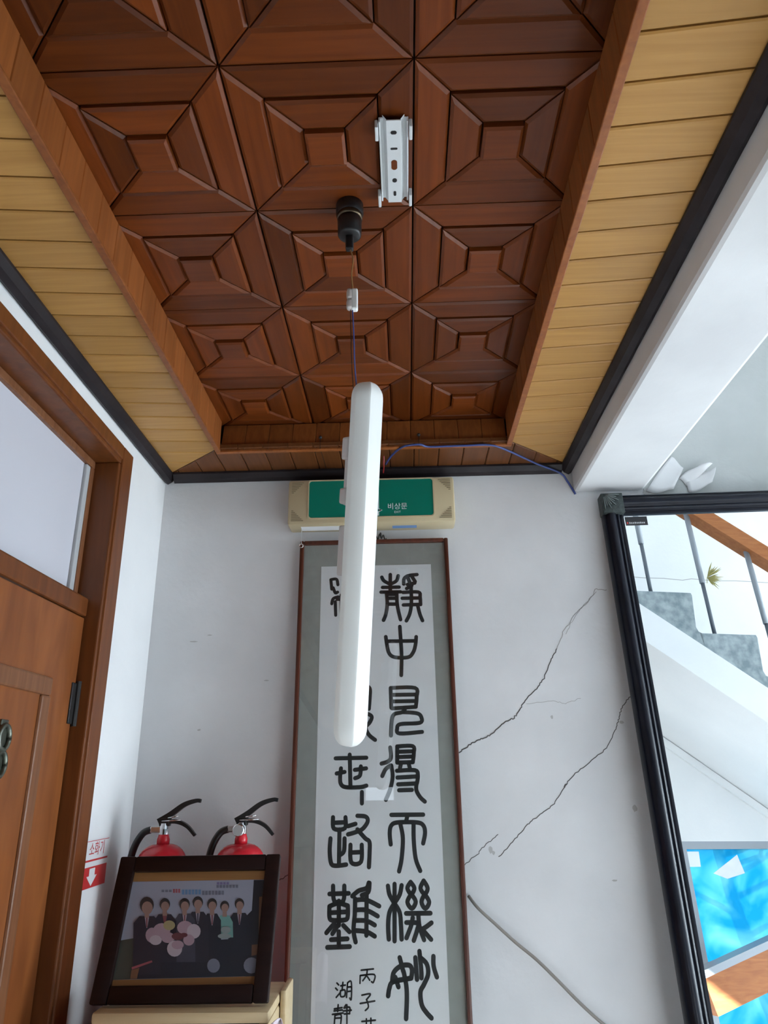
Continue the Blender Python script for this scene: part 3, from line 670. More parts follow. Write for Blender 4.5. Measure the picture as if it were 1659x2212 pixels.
char(zB, [[(430, 1132), (440, 1250), (510, 1247), (518, 1132)], [(402, 1195), (552, 1190)], [(475, 1250), (475, 1440)], [(402, 1292), (402, 1375), (425, 1400), (525, 1397), (545, 1365), (545, 1287)], [(405, 1342), (545, 1334)], [(402, 1292), (470, 1268), (545, 1287)], [(440, 1425), (378, 1498)], [(468, 1440), (425, 1505)], [(510, 1440), (558, 1490)], [(415, 1552), (542, 1545)], [(475, 1490), (475, 1600)], [(385, 1612), (560, 1606)],
          [(708, 1108), (690, 1150), (630, 1170), (580, 1212)], [(715, 1110), (705, 1180), (655, 1205)], [(602, 1232), (600, 1350), (590, 1480), (606, 1570)], [(692, 1200), (690, 1518)], [(612, 1242), (690, 1242), (790, 1290)], [(605, 1320), (690, 1322), (778, 1368)], [(600, 1402), (690, 1405), (755, 1438)], [(600, 1480), (690, 1490), (755, 1525)]], BIG)
SM = .0042
char(zB, [[(650, 1790), (745, 1780)], [(697, 1785), (690, 1830), (662, 1872)], [(642, 1832), (640, 1892)], [(642, 1832), (752, 1824), (745, 1884), (730, 1880)], [(698, 1840), (716, 1868)]], SM)
char(zB, [[(655, 1985), (722, 1975), (690, 2020)], [(642, 2050), (755, 2030)], [(692, 2020), (706, 2075), (682, 2104)]], SM)
char(zB, [[(460, 1890), (474, 1905)], [(450, 1930), (464, 1945)], [(455, 2002), (486, 1965)], [(490, 1912), (526, 1906)], [(507, 1885), (500, 1948)], [(488, 1950), (522, 1945), (520, 1990), (490, 1994), (488, 1950)], [(543, 1890), (535, 2002)], [(543, 1888), (572, 1882), (572, 2015), (560, 2008)], [(543, 1922), (570, 1919)], [(541, 1957), (570, 1953)]], SM)
char(zB, [[(440, 2092), (500, 2082)], [(470, 2060), (466, 2112)], [(438, 2108), (502, 2100)], [(425, 2135), (508, 2124)], [(445, 2140), (440, 2205)], [(445, 2142), (492, 2138), (490, 2205)], [(445, 2165), (490, 2162)], [(530, 2060), (515, 2085)], [(520, 2085), (560, 2080), (558, 2130)], [(510, 2108), (572, 2102)], [(518, 2132), (560, 2128)], [(538, 2060), (538, 2205)]], SM)
char(zB, [[(655, 2190), (760, 2180)], [(690, 2170), (690, 2230)], [(725, 2165), (725, 2230)], [(660, 2235), (760, 2230)]], SM)
# hook and cord at the top
hk = atY(822, 1155, 2.235)
hook = thing('picture_hook', 'small dark twisted wire hook above the calligraphy frame', 'hook', (hk.x, D, hk.z))
q = []
for k in range(26):
    t = k / 25; q.append((hk.x - .018 + .036 * t, 2.235 + .03 * abs(t - .5), hk.z - .004 + .008 * math.sin(t * 19) - .012 * abs(t - .5)))
B().tube(q, .0022, 6).out('twisted_wire', M['black_metal'], hook, True)
B().tube([(hk.x, D, hk.z + .004), (hk.x, 2.232, hk.z + .004)], .003, 8).out('nail', M['black_metal'], hook, True)

# ------------------------------------------------------------------ leaning mirror
PHI = math.radians(4.0); RHO = .0117
T_ = V3((0, math.sin(PHI), math.cos(PHI))); U0 = V3((1, 0, 0))
mU = U0 * math.cos(RHO) + T_ * math.sin(RHO); mV = -U0 * math.sin(RHO) + T_ * math.cos(RHO)
MP = Plane(V3((.724, 2.23, 2.303)), mU, mV)
mr = thing('leaning_mirror', 'large mirror in a glossy black frame leaning on the cracked wall', 'mirror', (1.25, 2.07, 0))
mw, mh, fwid = 1.05, 2.243, .064
lb(B(), MP, -.01, mw + .01, -mh - .01, .01, -.008, 0).out('mirror_glass', M['mirror'], mr)
prf = [(-.004, .001), (-.003, .007), (.003, .009), (.008, .007), (.011, .010), (.013, .016), (.018, .018), (.022, .015), (.025, .017), (.028, .024), (.036, .029), (.045, .029), (.051, .025), (.054, .018), (.057, .015), (.061, .017), (.064, .013), (.064, -.014), (-.004, -.014)]
def rail(fn, L): 
    b = B(); n = len(prf); b.add([fn(0, s, h) for s, h in prf] + [fn(L, s, h) for s, h in prf], [tuple(range(n)), tuple(range(n, 2 * n))[::-1]] + [(i, (i + 1) % n, n + (i + 1) % n, n + i) for i in range(n)])
    return soft(b.out('frame_rail', M['mirror_frame'], mr), 50)
rail(lambda t, s, h: MP.at(-s, -t, h), mh); rail(lambda t, s, h: MP.at(mw + s, -t, h), mh)
rail(lambda t, s, h: MP.at(t, s, h), mw); rail(lambda t, s, h: MP.at(t, -mh - s, h), mw)
for cu, cv, su, sv in ((0, 0, -1, 1), (mw, 0, 1, 1), (0, -mh, -1, -1), (mw, -mh, 1, -1)):
    b = B(); lb(b, MP, min(cu - su * .004, cu + su * .067), max(cu - su * .004, cu + su * .067), min(cv - sv * .004, cv + sv * .067), max(cv - sv * .004, cv + sv * .067), -.0145, .0305, .003)
    co = soft(b.out('corner_block', M['carved'], mr))
    l = B()
    for k in range(9):
        a = math.radians(90 / 8 * k); r1 = .052 if k % 2 == 0 else .042
        p0 = (cu + su * .060, cv + sv * .060)
        pts = [MP.at(p0[0] - su * math.cos(a) * r * (1 if r < .03 else 1.0), p0[1] - sv * math.sin(a) * r, .031 + .003 * math.sin(r / r1 * 3)) for r in (.008, r1 * .4, r1 * .75, r1)]
        l.tube(pts, [.0015, .0028, .0024, .0008], 6)
    l.out('carved_leaf', M['carved_light'], co, True)
lu, lv = MP.px(1349, 1117); lu2, lv2 = MP.px(1400, 1134)
lab = lb(B(), MP, lu, lu2, lv2, lv, .0002, .0006).out('maker_label', M['label_black'], mr)
b = B()
for k in range(9): lb(b, MP, lu + .012 + k * .0058, lu + .016 + k * .0058, lv2 + .006, lv2 + (.011 if k % 3 else .012), .0006, .0009)
b.out('tiny_lettering', M['bead_grey'], lab)
lb(B(), MP, lu + .004, lu + .0085, lv2 + .006, lv2 + .012, .0006, .0009).out('red_mark', M['sticker_red'], lab)

# ------------------------------------------------------------------ staircase seen in the mirror
st = thing('staircase', 'terrazzo staircase with steel balusters and orange handrail reflected in the mirror', 'staircase', tuple(ST(1.5, -.37, 0)))
SL = .7178; G, RZ = .2835, .2035
zup = lambda a: 2.425 - SL * a
zlo = lambda a: 2.235 - SL * a
for k in range(-1, 12):
    a1 = .27 + G * k; a0 = a1 - G; zt = 2.494 - RZ * k; zn = zt - RZ
    r = .025
    poly = [(a0 + .0, zt), (a1, zt), (a1 + .004, zt - .012), (a1 - .012, zn + .03), (a1 - .004, zn + .008), (a1 + .012, zn), (a1 + .012, max(0.002, zup(a1 + .012))), (a0 + .012, max(0.002, zup(a0 + .012)))]
    b = B(); b.prism(poly, lambda a, z: ST(a, 0, z), lambda a, z: ST(a, -.738, z)); b.out('step', M['terrazzo'], st)
a_end = 3.10
b = B(); b.prism([(-.30, zup(-.30)), (a_end + .26, zup(a_end + .26)), (a_end + .26, .002), (a_end, max(.002, zlo(a_end))), (-.30, zlo(-.30))], lambda a, z: ST(a, .004, z - .001), lambda a, z: ST(a, -.738, z - .001)); b.out('stair_slab', M['white_wall'], st)
b = B(); b.prism([(.2, zlo(.2) - .006), (2.9, zlo(2.9) - .006), (2.9, zlo(2.9) - .055), (.2, zlo(.2) - .055)], lambda a, z: ST(a, -.728, z), lambda a, z: ST(a, -.741, z)); b.out('skirting_strip', M['white_wall'], st)
for k in range(-1, 11):
    ab = .27 + G * k - .17; zt = 2.494 - RZ * k; ztop = 2.745 - SL * (ab - .68) + .01
    if k == -1: ztop = min(ztop, 3.4)
    zm = zt + (ztop - zt) * .42
    po = B().tube([ST(ab, -.06, zm), ST(ab, -.06, ztop)], .0135, 12).out('baluster', M['post_upper'], st, True)
    B().tube([ST(ab, -.06, zt - .002), ST(ab, -.06, zm)], .0095, 12).out('baluster_foot', M['post_lower'], po, True)
b = B(); hz = lambda a: 2.745 - SL * (a - .68)
b.prism([(-.10, hz(-.10)), (3.1, hz(3.1)), (3.1, hz(3.1) + .095), (-.10, hz(-.10) + .095)], lambda a, z: ST(a, -.02, z), lambda a, z: ST(a, -.10, z)); b.out('handrail', M['handrail'], st)
# crack on the stair wall
P0 = [ST(a, -.7405, z) for a, z in ((.3, 2.905), (.6, 2.90), (.75, 2.912), (1.0, 2.905), (1.5, 2.91))]
uv = []
for i in range(len(P0) - 1):
    for k in range(8): uv.append((i + k / 8))
b = B(); pts = []
for a, z in ((.3, 2.905), (.45, 2.898), (.58, 2.90), (.70, 2.893), (.76, 2.905), (.9, 2.898), (1.05, 2.904), (1.3, 2.90), (1.6, 2.905)): pts.append((a, z))
b.stroke(pts, .004, lambda a, z: ST(a, -.7412, z)); b.out('crack', M['crack_faint'], wst)
# dried sprig tied to a baluster
sg = thing('dried_sprig', 'small dried yellow sprig tied to a stair baluster in the mirror', 'sprig', tuple(ST(.42, -.05, 2.58)))
for k in range(26):
    a = random.uniform(-.6, 1.9); el = random.uniform(-1.3, 1.3); L = random.uniform(.05, .085)
    p0 = ST(.405, -.045, 2.60); d = SA * math.cos(el) * math.cos(a * .6) + V3((0, 0, 1)) * math.sin(el) + SN * math.sin(a) * .5
    d.normalize(); s_ = d.cross(V3((0, 1, .3))).normalized() * .004
    b = B(); p1 = p0 + d * L * .6; p2 = p0 + d * L
    b.add([p0, p1 + s_, p2, p1 - s_, p1 + SN * .003], [(0, 1, 4), (1, 2, 4), (2, 3, 4), (3, 0, 4), (0, 3, 2, 1)]); b.out('leaf', M['leaf'], sg)
B().tube([ST(.399, -.046, 2.57), ST(.405, -.043, 2.60), ST(.42, -.040, 2.63)], .0018, 6).out('stalk', M['leaf'], sg)
# blue film window under the stairs
w4 = thing('window_3', 'blue filmed window below the stairs with branches outside, seen in the mirror', 'window', tuple(ST((wa0 + wa1) / 2, -.8, wz0))); w4['kind'] = 'structure'
b = B(); t = .035
sbox(b, wa0, wa1, -.80, -.745, wz1 - t, wz1); sbox(b, wa0, wa1, -.80, -.745, wz0, wz0 + t); sbox(b, wa0, wa0 + t, -.80, -.745, wz0 + t, wz1 - t); sbox(b, wa1 - t, wa1, -.80, -.745, wz0 + t, wz1 - t)
b.out('window_frame', M['post_upper'], w4)
nP = 2
for i in range(nP):
    b = B(); sbox(b, wa0 + t + (wa1 - wa0 - 2 * t) * i / nP, wa0 + t + (wa1 - wa0 - 2 * t) * (i + 1) / nP - .001, -.782, -.778, wz0 + t, wz1 - t); b.out('pane', M['blue_film'], w4)
def note(poly, label):
    b = B(); b.prism(poly, lambda a, z: ST(a, -.7765, z), lambda a, z: ST(a, -.7755, z)); o = b.out('paper_note', M['note'])
    tag(o, label, 'paper', 'papers stuck on the blue window')
note([(.53, 1.30), (.68, 1.385), (.70, 1.30), (.60, 1.275)], 'white three-cornered paper stuck on the blue window in the mirror')
note([(.41, 1.33), (.47, 1.33), (.475, 1.40), (.41, 1.40)], 'white square paper at the corner of the blue window in the mirror')
tr = thing('garden_tree', 'bare branching tree outside the blue window', 'tree', tuple(ST(.9, -1.5, 0)))
B().tube([ST(1.15, -1.5, 0), ST(1.10, -1.45, .6), ST(.98, -1.4, 1.1), ST(.9, -1.4, 1.8)], [.06, .05, .04, .02], 8).out('trunk', M['branch'], tr, True)
random.seed(3)
for k in range(14):
    z = random.uniform(.5, 1.5); s = random.choice((-1, 1)); L = random.uniform(.4, .9)
    p = [ST(1.1 - .12 * (z - .5), -1.42, z)]
    for j in range(1, 5): p.append(ST(1.1 - .12 * (z - .5) + s * L * j / 4, -1.42 + .2 * random.random(), z + .5 * L * j / 4 + random.uniform(-.05, .05)))
    B().tube(smooth_pts([tuple(c) for c in p], 3), [max(.003, .016 * (1 - i / 13)) for i in range(13)], 6).out('branch', M['branch'], tr, True)
# wooden rail board crossing the window
rl = thing('wooden_guard_rail', 'thick brown wooden guard rail sloping across the blue window in the mirror', 'guard rail', tuple(ST(.9, -.6, 0)))
zr = lambda a: .905 + .32 * (a - .35)
b = B(); b.prism([(.30, zr(.30) - .155), (1.6, zr(1.6) - .155), (1.6, zr(1.6)), (.265, zr(.265))], lambda a, z: ST(a, -.57, z), lambda a, z: ST(a, -.62, z)); b.out('rail_board', M['handrail'], rl)
b = B(); b.prism([(.25, zr(.25)), (1.6, zr(1.6)), (1.6, zr(1.6) + .03), (.25, zr(.25) + .03)], lambda a, z: ST(a, -.55, z), lambda a, z: ST(a, -.64, z)); b.out('rail_cap', M['post_upper'], rl)
for a in (.75, 1.5):
    b = B(); sbox(b, a - .02, a + .02, -.615, -.575, 0, zr(a) - .15); b.out('rail_post', M['post_lower'], rl)

# ------------------------------------------------------------------ hanging lamp
lt = V3((-.0625, 1.185, 2.205)); lbm = atY(748, 1611, 1.345)
ax = (lt - lbm); Ln = ax.length; az = ax.normalized()
TH = math.radians(50)
fn = V3((math.sin(TH), -math.cos(TH), 0)); fn = (fn - az * fn.dot(az)).normalized(); au = az.cross(fn).normalized() * -1
# au: across the lamp, fn: out of the diffuser
if au.dot(V3((math.cos(TH), math.sin(TH), 0))) < 0: au = -au
LP = lambda u, v, w_: lbm + au * u + fn * v + az * w_
lamp = thing('hanging_lamp', 'long white batten lamp dangling upright from the ceiling wire', 'lamp', tuple(lbm))
secs = []
base = [(-.035, 0), (-.035, .009), (-.0335, .0125), (-.0200, .0300), (-.0165, .032), (.0165, .032), (.0200, .0300), (.0335, .0125), (.035, .009), (.035, 0)]
R_ = .036
ws_ = [R_ * (1 - math.cos(math.pi / 2 * k / 8)) for k in range(9)]
st_list = []
for w_ in ws_: st_list.append((w_, math.sqrt(max(0, 1 - ((R_ - w_) / R_) ** 2))))
st_list += [(Ln - w_, s_) for w_, s_ in reversed(st_list)]
vs = []; n = len(base)
for w_, s_ in st_list:
    s_ = max(s_, .08)
    for u, v in base: vs.append(LP(u * s_, v * (.35 + .65 * min(1, s_ * 1.05)), w_))
fs = [(i * n + k, i * n + (k + 1) % n, (i + 1) * n + (k + 1) % n, (i + 1) * n + k) for i in range(len(st_list) - 1) for k in range(n)] + [tuple(range(n)), tuple((len(st_list) - 1) * n + k for k in range(n))[::-1]]
soft(mk('diffuser', vs, fs, M['diffuser'], lamp), 24)
LB = lambda b, u0, u1, v0, v1, w0, w1, bev=.002: b.box(u0, u1, v0, v1, w0, w1, bev, T=lambda q: LP(q.x, q.y, q.z))
LB(B(), -.030, .030, -.006, .0005, .03, Ln - .03).out('back_plate', M['grey_plastic'], lamp)
zz = lambda z: (z - lbm.z)
LB(B(), -.026, .026, -.018, -.0055, zz(1.99), zz(2.105), .003).out('mounting_spine', M['grey_plastic'], lamp)
for z0, z1 in ((2.075, 2.118), (1.992, 2.022)): LB(B(), -.030, .030, -.024, -.0055, zz(z0), zz(z1), .004).out('mounting_clip', M['grey_plastic'], lamp)
LB(B(), -.028, .028, -.022, -.0055, zz(1.86), zz(1.952), .003).out('driver_box', M['grey_plastic'], lamp)
# wire, connector and ceiling socket
sx, sy = -.090, 1.150
so = thing('ceiling_socket', 'black cylindrical lamp socket on the coffered ceiling', 'socket', (sx, sy, 2.6))
B().lathe([(.012, 2.5995), (.028, 2.5995), (.028, 2.577), (.026, 2.574), (.024, 2.570)], (sx, sy, 0), 24).out('collar', M['black'], so, True)
B().lathe([(.0255, 2.5755), (.0265, 2.570), (.0255, 2.5645), (.020, 2.564)], (sx, sy, 0), 24).out('metal_ring', mat('tarnished_ring', (.10, .075, .05, 1), .3, 1), so, True)
B().lathe([(.020, 2.566), (.0245, 2.562), (.0235, 2.525), (.020, 2.521), (.008, 2.521)], (sx, sy, 0), 24).out('holder', M['black'], so, True)
B().box(sx - .008, sx + .008, sy - .007, sy + .007, 2.488, 2.5225, .003).out('cable_gland', M['black'], so)
cn = V3((-.0836, 1.155, 2.372))
wr_ = thing('lamp_wire', 'thin brown and blue wire holding the hanging lamp', 'wire', tuple(lt))
B().tube(smooth_pts([(sx + .001, sy, 2.490), (sx + .007, sy, 2.465), (sx + .004, sy + .002, 2.43), tuple(cn + V3((0, 0, .022)))], 6), .0013, 6).out('brown_wire', M['brown_wire'], wr_, True)
B().tube(smooth_pts([tuple(cn - V3((.001, 0, .022))), (-.0825, 1.160, 2.30), (-.0815, 1.172, 2.24), tuple(lt + V3((-.016, .004, -.012)))], 6), .0014, 6).out('blue_wire', M['blue_wire'], wr_, True)
B().tube(smooth_pts([tuple(cn - V3((.005, 0, .022))), (-.0875, 1.160, 2.30), (-.087, 1.172, 2.24), tuple(lt + V3((-.022, .004, -.016)))], 6), .0008, 6).out('dark_wire', M['black'], wr_, True)
kc = thing('wire_connector', 'white plastic terminal block on the lamp wire', 'connector', tuple(cn - V3((0, 0, .024))))
B().box(cn.x - .003, cn.x + .0095, cn.y - .007, cn.y + .007, cn.z - .024, cn.z + .024, .003).out('block', M['white_plastic'], kc)
for dz in (-.012, .012):
    B().lathe([(.0055, dz - .0105), (.0065, dz - .006), (.0065, dz + .006), (.0055, dz + .0105)], (cn.x - .006, cn.y - .002, cn.z), 12).out('terminal_barrel', mat('translucent_terminal', (.6, .56, .54, 1), .4), kc, True)

# ceiling mounting bracket
br = thing('mounting_bracket', 'white slotted metal lamp bracket screwed to the ceiling', 'bracket', (.003, 1.03, 2.60))
X0, X1, Y0, Y1 = -.0245, .0305, .937, 1.128
ZK = 2.5975
b = B(); b.box(X0 + .014, X1 - .014, Y0, Y1, ZK - .014, ZK - .011, .001)
b.add([(X0 + .015, Y0, ZK - .011), (X0 + .015, Y1, ZK - .011), (X0 + .008, Y1, ZK), (X0 + .008, Y0, ZK)], [(0, 1, 2, 3)]).add([(X1 - .015, Y0, ZK - .011), (X1 - .015, Y1, ZK - .011), (X1 - .008, Y1, ZK), (X1 - .008, Y0, ZK)], [(0, 1, 2, 3)])
b.box(X0 + .003, X0 + .010, Y0 + .004, Y1 - .002, ZK - .003, ZK, .001).box(X1 - .010, X1 - .003, Y0 + .004, Y1 - .002, ZK - .003, ZK, .001)
b.box(X0 + .001, X0 + .004, Y0 + .004, Y1 - .002, ZK - .012, ZK, .001).box(X1 - .004, X1 - .001, Y0 + .004, Y1 - .002, ZK - .012, ZK, .001)
b.out('channel', M['white_metal'], br)
for xs in (X0, X1):
    for y0, y1 in ((Y0 + .008, Y0 + .038), (Y1 - .024, Y1 + .006)):
        s = -1 if xs == X0 else 1
        B().box(min(xs, xs + s * .006), max(xs, xs + s * .006), y0, y1, ZK - .020, ZK - .001, .0015).out('spring_clip', M['white_metal'], br)
xc = (X0 + X1) / 2
for yy, lx, ly in ((.962, .0055, .0038), (.997, .0065, .0022), (1.034, .0055, .0115), (1.071, .0045, .0050), (1.104, .0026, .0060)):
    b = B(); b.prism([(xc + max(0, lx - min(lx, ly)) * (1 if math.cos(t) > 0 else -1) + min(lx, ly) * math.cos(t), yy + max(0, ly - min(lx, ly)) * (1 if math.sin(t) > 0 else -1) + min(lx, ly) * math.sin(t)) for t in [2 * math.pi * (k + .5) / 16 for k in range(16)]],
                     lambda u, v: V3((u, v, ZK - .0147)), lambda u, v: V3((u, v, ZK - .0135)))
    b.out('slot', M['coffer'] if ly > .01 else M['black_metal'], br)

# blue cable along the coffer edge
cb = [atZ(x, y, 2.487) for x, y in ((833, 1003), (845, 985), (870, 965), (905, 960))]
cb2 = [V3((.09, BY - .010, 2.4865)), V3((.15, BY - .010, 2.4865)), V3((.20, BY - .010, 2.487)), V3((.285, BY - .009, 2.487)), V3((.345, 2.10, 2.487)), V3((.46, 2.205, 2.482)), V3((.54, 2.238, 2.462)), V3((.568, 2.262, 2.44)), V3((.590, 2.264, 2.394))]
B_ = B().tube(smooth_pts([tuple(c) for c in cb + cb2], 5), .0036, 8).out('blue_cable', M['blue_wire'], None, True)
tag(B_, 'blue cable draped along the plank edge towards the beam corner', 'cable')
rw_ = B().tube([atZ(829, 985, 2.485), atZ(829, 1010, 2.478), atZ(828, 1022, 2.462)], .0022, 6).out('red_wire', M['red_wire'], None, True)
tag(rw_, 'short red wire end poking out behind the hanging lamp', 'wire')
for px_, lb_ in ((692, 'thin black wire hanging from a nail on the coffer edge beside the lamp'), (905, 'thin black wire hanging from a nail beneath the blue cable')):
    p = atY(px_, 955, BY - .004)
    t = thing('hanging_thread', lb_, 'wire', (p.x, p.y, 2.47), 'thin wires on the coffer edge')
    B().tube([(p.x, BY - .006, ZL + .030), (p.x, BY - .010, ZL - .010), (p.x + .001, BY + .06, ZL - .006), (p.x + .002, D - .045, ZL - .006)], .0010, 6).out('thread', M['black'], t)
    B().lathe([(.004, 0), (.006, .004), (.004, .009)], (p.x, BY - .004, ZL + .028), 8).out('nail', M['black'], t)

# ------------------------------------------------------------------ extinguishers, photo and case
cab = thing('storage_cabinet', 'dark wooden cabinet behind the framed photograph', 'cabinet', (-.53, 2.14, 0))
B().box(-.785, -.345, 2.03, 2.255, 0, .925, .004).out('body', M['cabinet'], cab)
for x0, x1 in ((-.775, -.567), (-.562, -.355)):
    d = B().box(x0, x1, 2.018, 2.0305, .05, .905, .003).out('cabinet_door', M['cabinet'], cab)
    B().lathe([(.010, 0), (.012, .01), (.006, .016)], (x0 + .125, 2.015, .6), 12).out('knob', M['brass'], d, True)
def extinguisher(X, Y, label, gauge, s=1.0, dz=0.0):
    t = thing('fire_extinguisher', label, 'fire extinguisher', (X, Y, .9255), 'fire extinguishers on the cabinet')
    zs = 1.352 + dz
    prof_ = [(.055, .9258), (.066, .930), (.0665, zs - .06)]
    for k in range(1, 9):
        a = math.pi / 2 * k / 8; prof_.append((.018 + .0485 * math.cos(a), zs - .06 + .052 * math.sin(a)))
    B().lathe(prof_, (X, Y, 0), 32).out('cylinder', M['red'], t, True)
    B().lathe([(.017, zs - .009), (.017, zs + .004), (.0145, zs + .012), (.0135, zs + .016)], (X, Y, 0), 20).out('neck', M['red'], t, True)
    B().lathe([(.012, zs + .014), (.013, zs + .030), (.012, zs + .044), (.009, zs + .046)], (X, Y, 0), 16).box(X - .038, X - .004, Y - .009, Y + .009, zs + .020, zs + .036, .004).out('valve', M['chrome'] if not gauge else M['steel'], t)
    lw = .010
    def lever(pts, wd, th, nm):
        P = smooth_pts(pts, 6); b = B(); n = len(P); vs = []
        for i, q in enumerate(P):
            q = V3(q); tt = (V3(P[min(i + 1, n - 1)]) - V3(P[max(i - 1, 0)])).normalized(); up_ = V3((0, -1, 0)).cross(tt).normalized()
            k = 1 - .45 * i / (n - 1)
            for sy_, sz_ in ((-1, -1), (1, -1), (1, 1), (-1, 1)): vs.append(q + V3((0, wd * sy_, 0)) * k + up_ * th * sz_ * k)
        fs = [(i * 4 + k, i * 4 + (k + 1) % 4, i * 4 + 4 + (k + 1) % 4, i * 4 + 4 + k) for i in range(n - 1) for k in range(4)] + [(0, 1, 2, 3), (n * 4 - 1, n * 4 - 2, n * 4 - 3, n * 4 - 4)]
        b.add(vs, fs); return soft(b.out(nm, M['black'], t), 50)
    lever([(X - .016, Y, zs + .048), (X + .015, Y, zs + .066), (X + .050, Y, zs + .090), (X + .082, Y, zs + .100), (X + .096, Y, zs + .099)], .010, .008, 'squeeze_lever')
    lever([(X - .012, Y, zs + .046), (X + .030, Y, zs + .048), (X + .062, Y, zs + .036), (X + .086, Y, zs + .012)], .010, .006, 'carry_handle')
    B().box(X - .014, X + .016, Y - .010, Y + .010, zs + .036, zs + .060, .004).out('handle_bracket', M['black'], t)
    B().tube(smooth_pts([(X - .036, Y, zs + .028), (X - .058, Y - .002, zs + .018), (X - .078, Y - .004, zs - .020), (X - .086, Y - .004, zs - .08), (X - .083, Y, zs - .20), (X - .076, Y, zs - .30)], 6), .0095, 12).out('hose', M['black'], t, True)
    if gauge:
        g = B().lathe([(.0155, 0), (.0165, .004), (.0165, .012), (.0150, .016)], T=lambda q: V3((X - .003 + q.x, Y - .014 - q.z, zs + .026 + q.y)), seg=20).out('gauge', M['chrome'], t, True)
        B().lathe([(.0135, 0), (.0135, .0012)], T=lambda q: V3((X - .003 + q.x, Y - .0302 - q.z, zs + .026 + q.y)), seg=20).out('gauge_face', M['gauge'], g)
    B().tube([(X + .012, Y - .014, zs + .058), (X + .040, Y - .014, zs + .062)], .0018, 6).tube([(X - .004, Y - .014, zs + .050), (X + .048, Y - .016, zs + .052)], .0015, 6).out('safety_pin', M['chrome'], t, True)
extinguisher(-.668, 2.115, 'red fire extinguisher in the corner nearest the door wall', False)
extinguisher(-.452, 2.100, 'red fire extinguisher with round pressure gauge nearest the calligraphy', True)

ptop, pbot = V3((-.4975, 1.885, 1.333)), V3((-.4975, 1.785, 1.056))
PF = Plane(pbot, V3((1, 0, .004)), (ptop - pbot))
ph_h = (ptop - pbot).length; phw = .190
pf = thing('framed_photograph', 'dark framed group photograph of seven people propped before the extinguishers', 'photograph', tuple(pbot))
fwp = .034
for u0, u1, v0, v1 in ((-phw - .004, -phw + fwp, 0, ph_h), (phw - fwp, phw, 0, ph_h), (-phw + fwp, phw - fwp, ph_h - fwp, ph_h), (-phw + fwp, phw - fwp, 0, fwp)):
    soft(lb(B(), PF, u0, u1, v0, v1, -.008, .012, .004).out('frame_rail', M['photo_frame'], pf))
lb(B(), PF, -phw + .01, phw - .01, .01, ph_h - .01, -.007, .0).out('gold_mat', M['gold_mat'], pf)
B().box(-.53, -.47, 1.90, 1.905, 1.06, 1.20).out('easel_back', M['photo_frame'], pf)
zp = lambda x, y: PF.px(180 + x / 3.77, 1840 + y / 3.77)
cols = {'wall': (.26, .28, .36, 1), 'navy': (.012, .015, .026, 1), 'suit': (.018, .019, .032, 1), 'suit2': (.04, .042, .065, 1), 'hair': (.025, .023, .026, 1), 'skin': (.24, .155, .135, 1), 'shirt': (.27, .24, .29, 1), 'tie': (.16, .05, .06, 1), 'green': (.12, .27, .26, 1), 'floor': (.045, .055, .05, 1), 'flower': (.30, .21, .26, 1), 'flower2': (.36, .31, .36, 1), 'flower3': (.28, .24, .13, 1), 'maroon': (.10, .03, .04, 1), 'red': (.26, .07, .09, 1), 'blue': (.10, .20, .36, 1), 'grey': (.13, .14, .19, 1), 'wood': (.14, .07, .04, 1), 'pale': (.20, .24, .25, 1), 'violet': (.15, .13, .27, 1)}
pm = {k: mat('photo_' + k, c, .35) for k, c in cols.items()}
PV, PFc, PMI, names = [], [], [], list(cols)
lay = [0]
def shape(pts, c):
    lay[0] += 1; n0 = .0004 + lay[0] * .00003; k = len(PV)
    for p in pts: PV.append(PF.at(*zp(*p), n0))
    PFc.append(tuple(range(k, k + len(pts)))); PMI.append(names.index(c))
def ell(x, y, rx, ry, c, n=16): shape([(x + rx * math.cos(2 * math.pi * i / n), y + ry * math.sin(2 * math.pi * i / n)) for i in range(n)], c)
shape([(350, 243), (1495, 228), (1470, 1015), (228, 1042)], 'wall')
shape([(1385, 232), (1495, 230), (1470, 1015), (1320, 1018), (1330, 520), (1370, 480)], 'navy')
shape([(300, 720), (420, 700), (560, 1030), (228, 1042)], 'floor'); shape([(420, 760), (1400, 700), (1380, 1016), (400, 1036)], 'navy')
shape([(1430, 370), (1475, 365), (1455, 760), (1425, 760)], 'wood'); shape([(1370, 760), (1440, 755), (1430, 840), (1368, 850)], 'wood')
for x0, x1, y0, y1, c in ((635, 725, 308, 328, 'grey'), (728, 792, 302, 334, 'red'), (800, 962, 308, 348, 'blue'), (965, 1150, 318, 352, 'grey'), (1085, 1190, 248, 268, 'violet'), (1082, 1265, 272, 296, 'grey')):
    n = max(3, int((x1 - x0) / 26)); wd = (x1 - x0) / n
    for i in range(n): shape([(x0 + i * wd, y0), (x0 + i * wd + wd * .74, y0), (x0 + i * wd + wd * .74, y1), (x0 + i * wd, y1)], c)
def person(x, y, r, bw, top, bot, suit, tie, neck='shirt'):
    shape([(x - bw, top + 55), (x - bw * .55, top), (x + bw * .55, top), (x + bw, top + 55), (x + bw * 1.05, bot), (x - bw * 1.05, bot)], suit)
    shape([(x - 20, top - 5), (x + 20, top - 5), (x + 4, top + 95), (x - 4, top + 95)], neck); shape([(x - 6, top + 10), (x + 6, top + 10), (x + 5, top + 90), (x - 5, top + 90)], tie)
    shape([(x - 16, y + r * .5), (x + 16, y + r * .5), (x + 18, top + 12), (x - 18, top + 12)], 'skin')
    ell(x, y - r * .10, r * .92, r * 1.08, 'hair'); ell(x + r * .05, y + r * .28, r * .72, r * .86, 'skin')
person(1270, 430, 42, 88, 500, 800, 'navy', 'maroon'); person(1150, 448, 40, 66, 520, 700, 'green', 'green', 'green'); person(1048, 432, 44, 72, 505, 900, 'navy', 'tie')
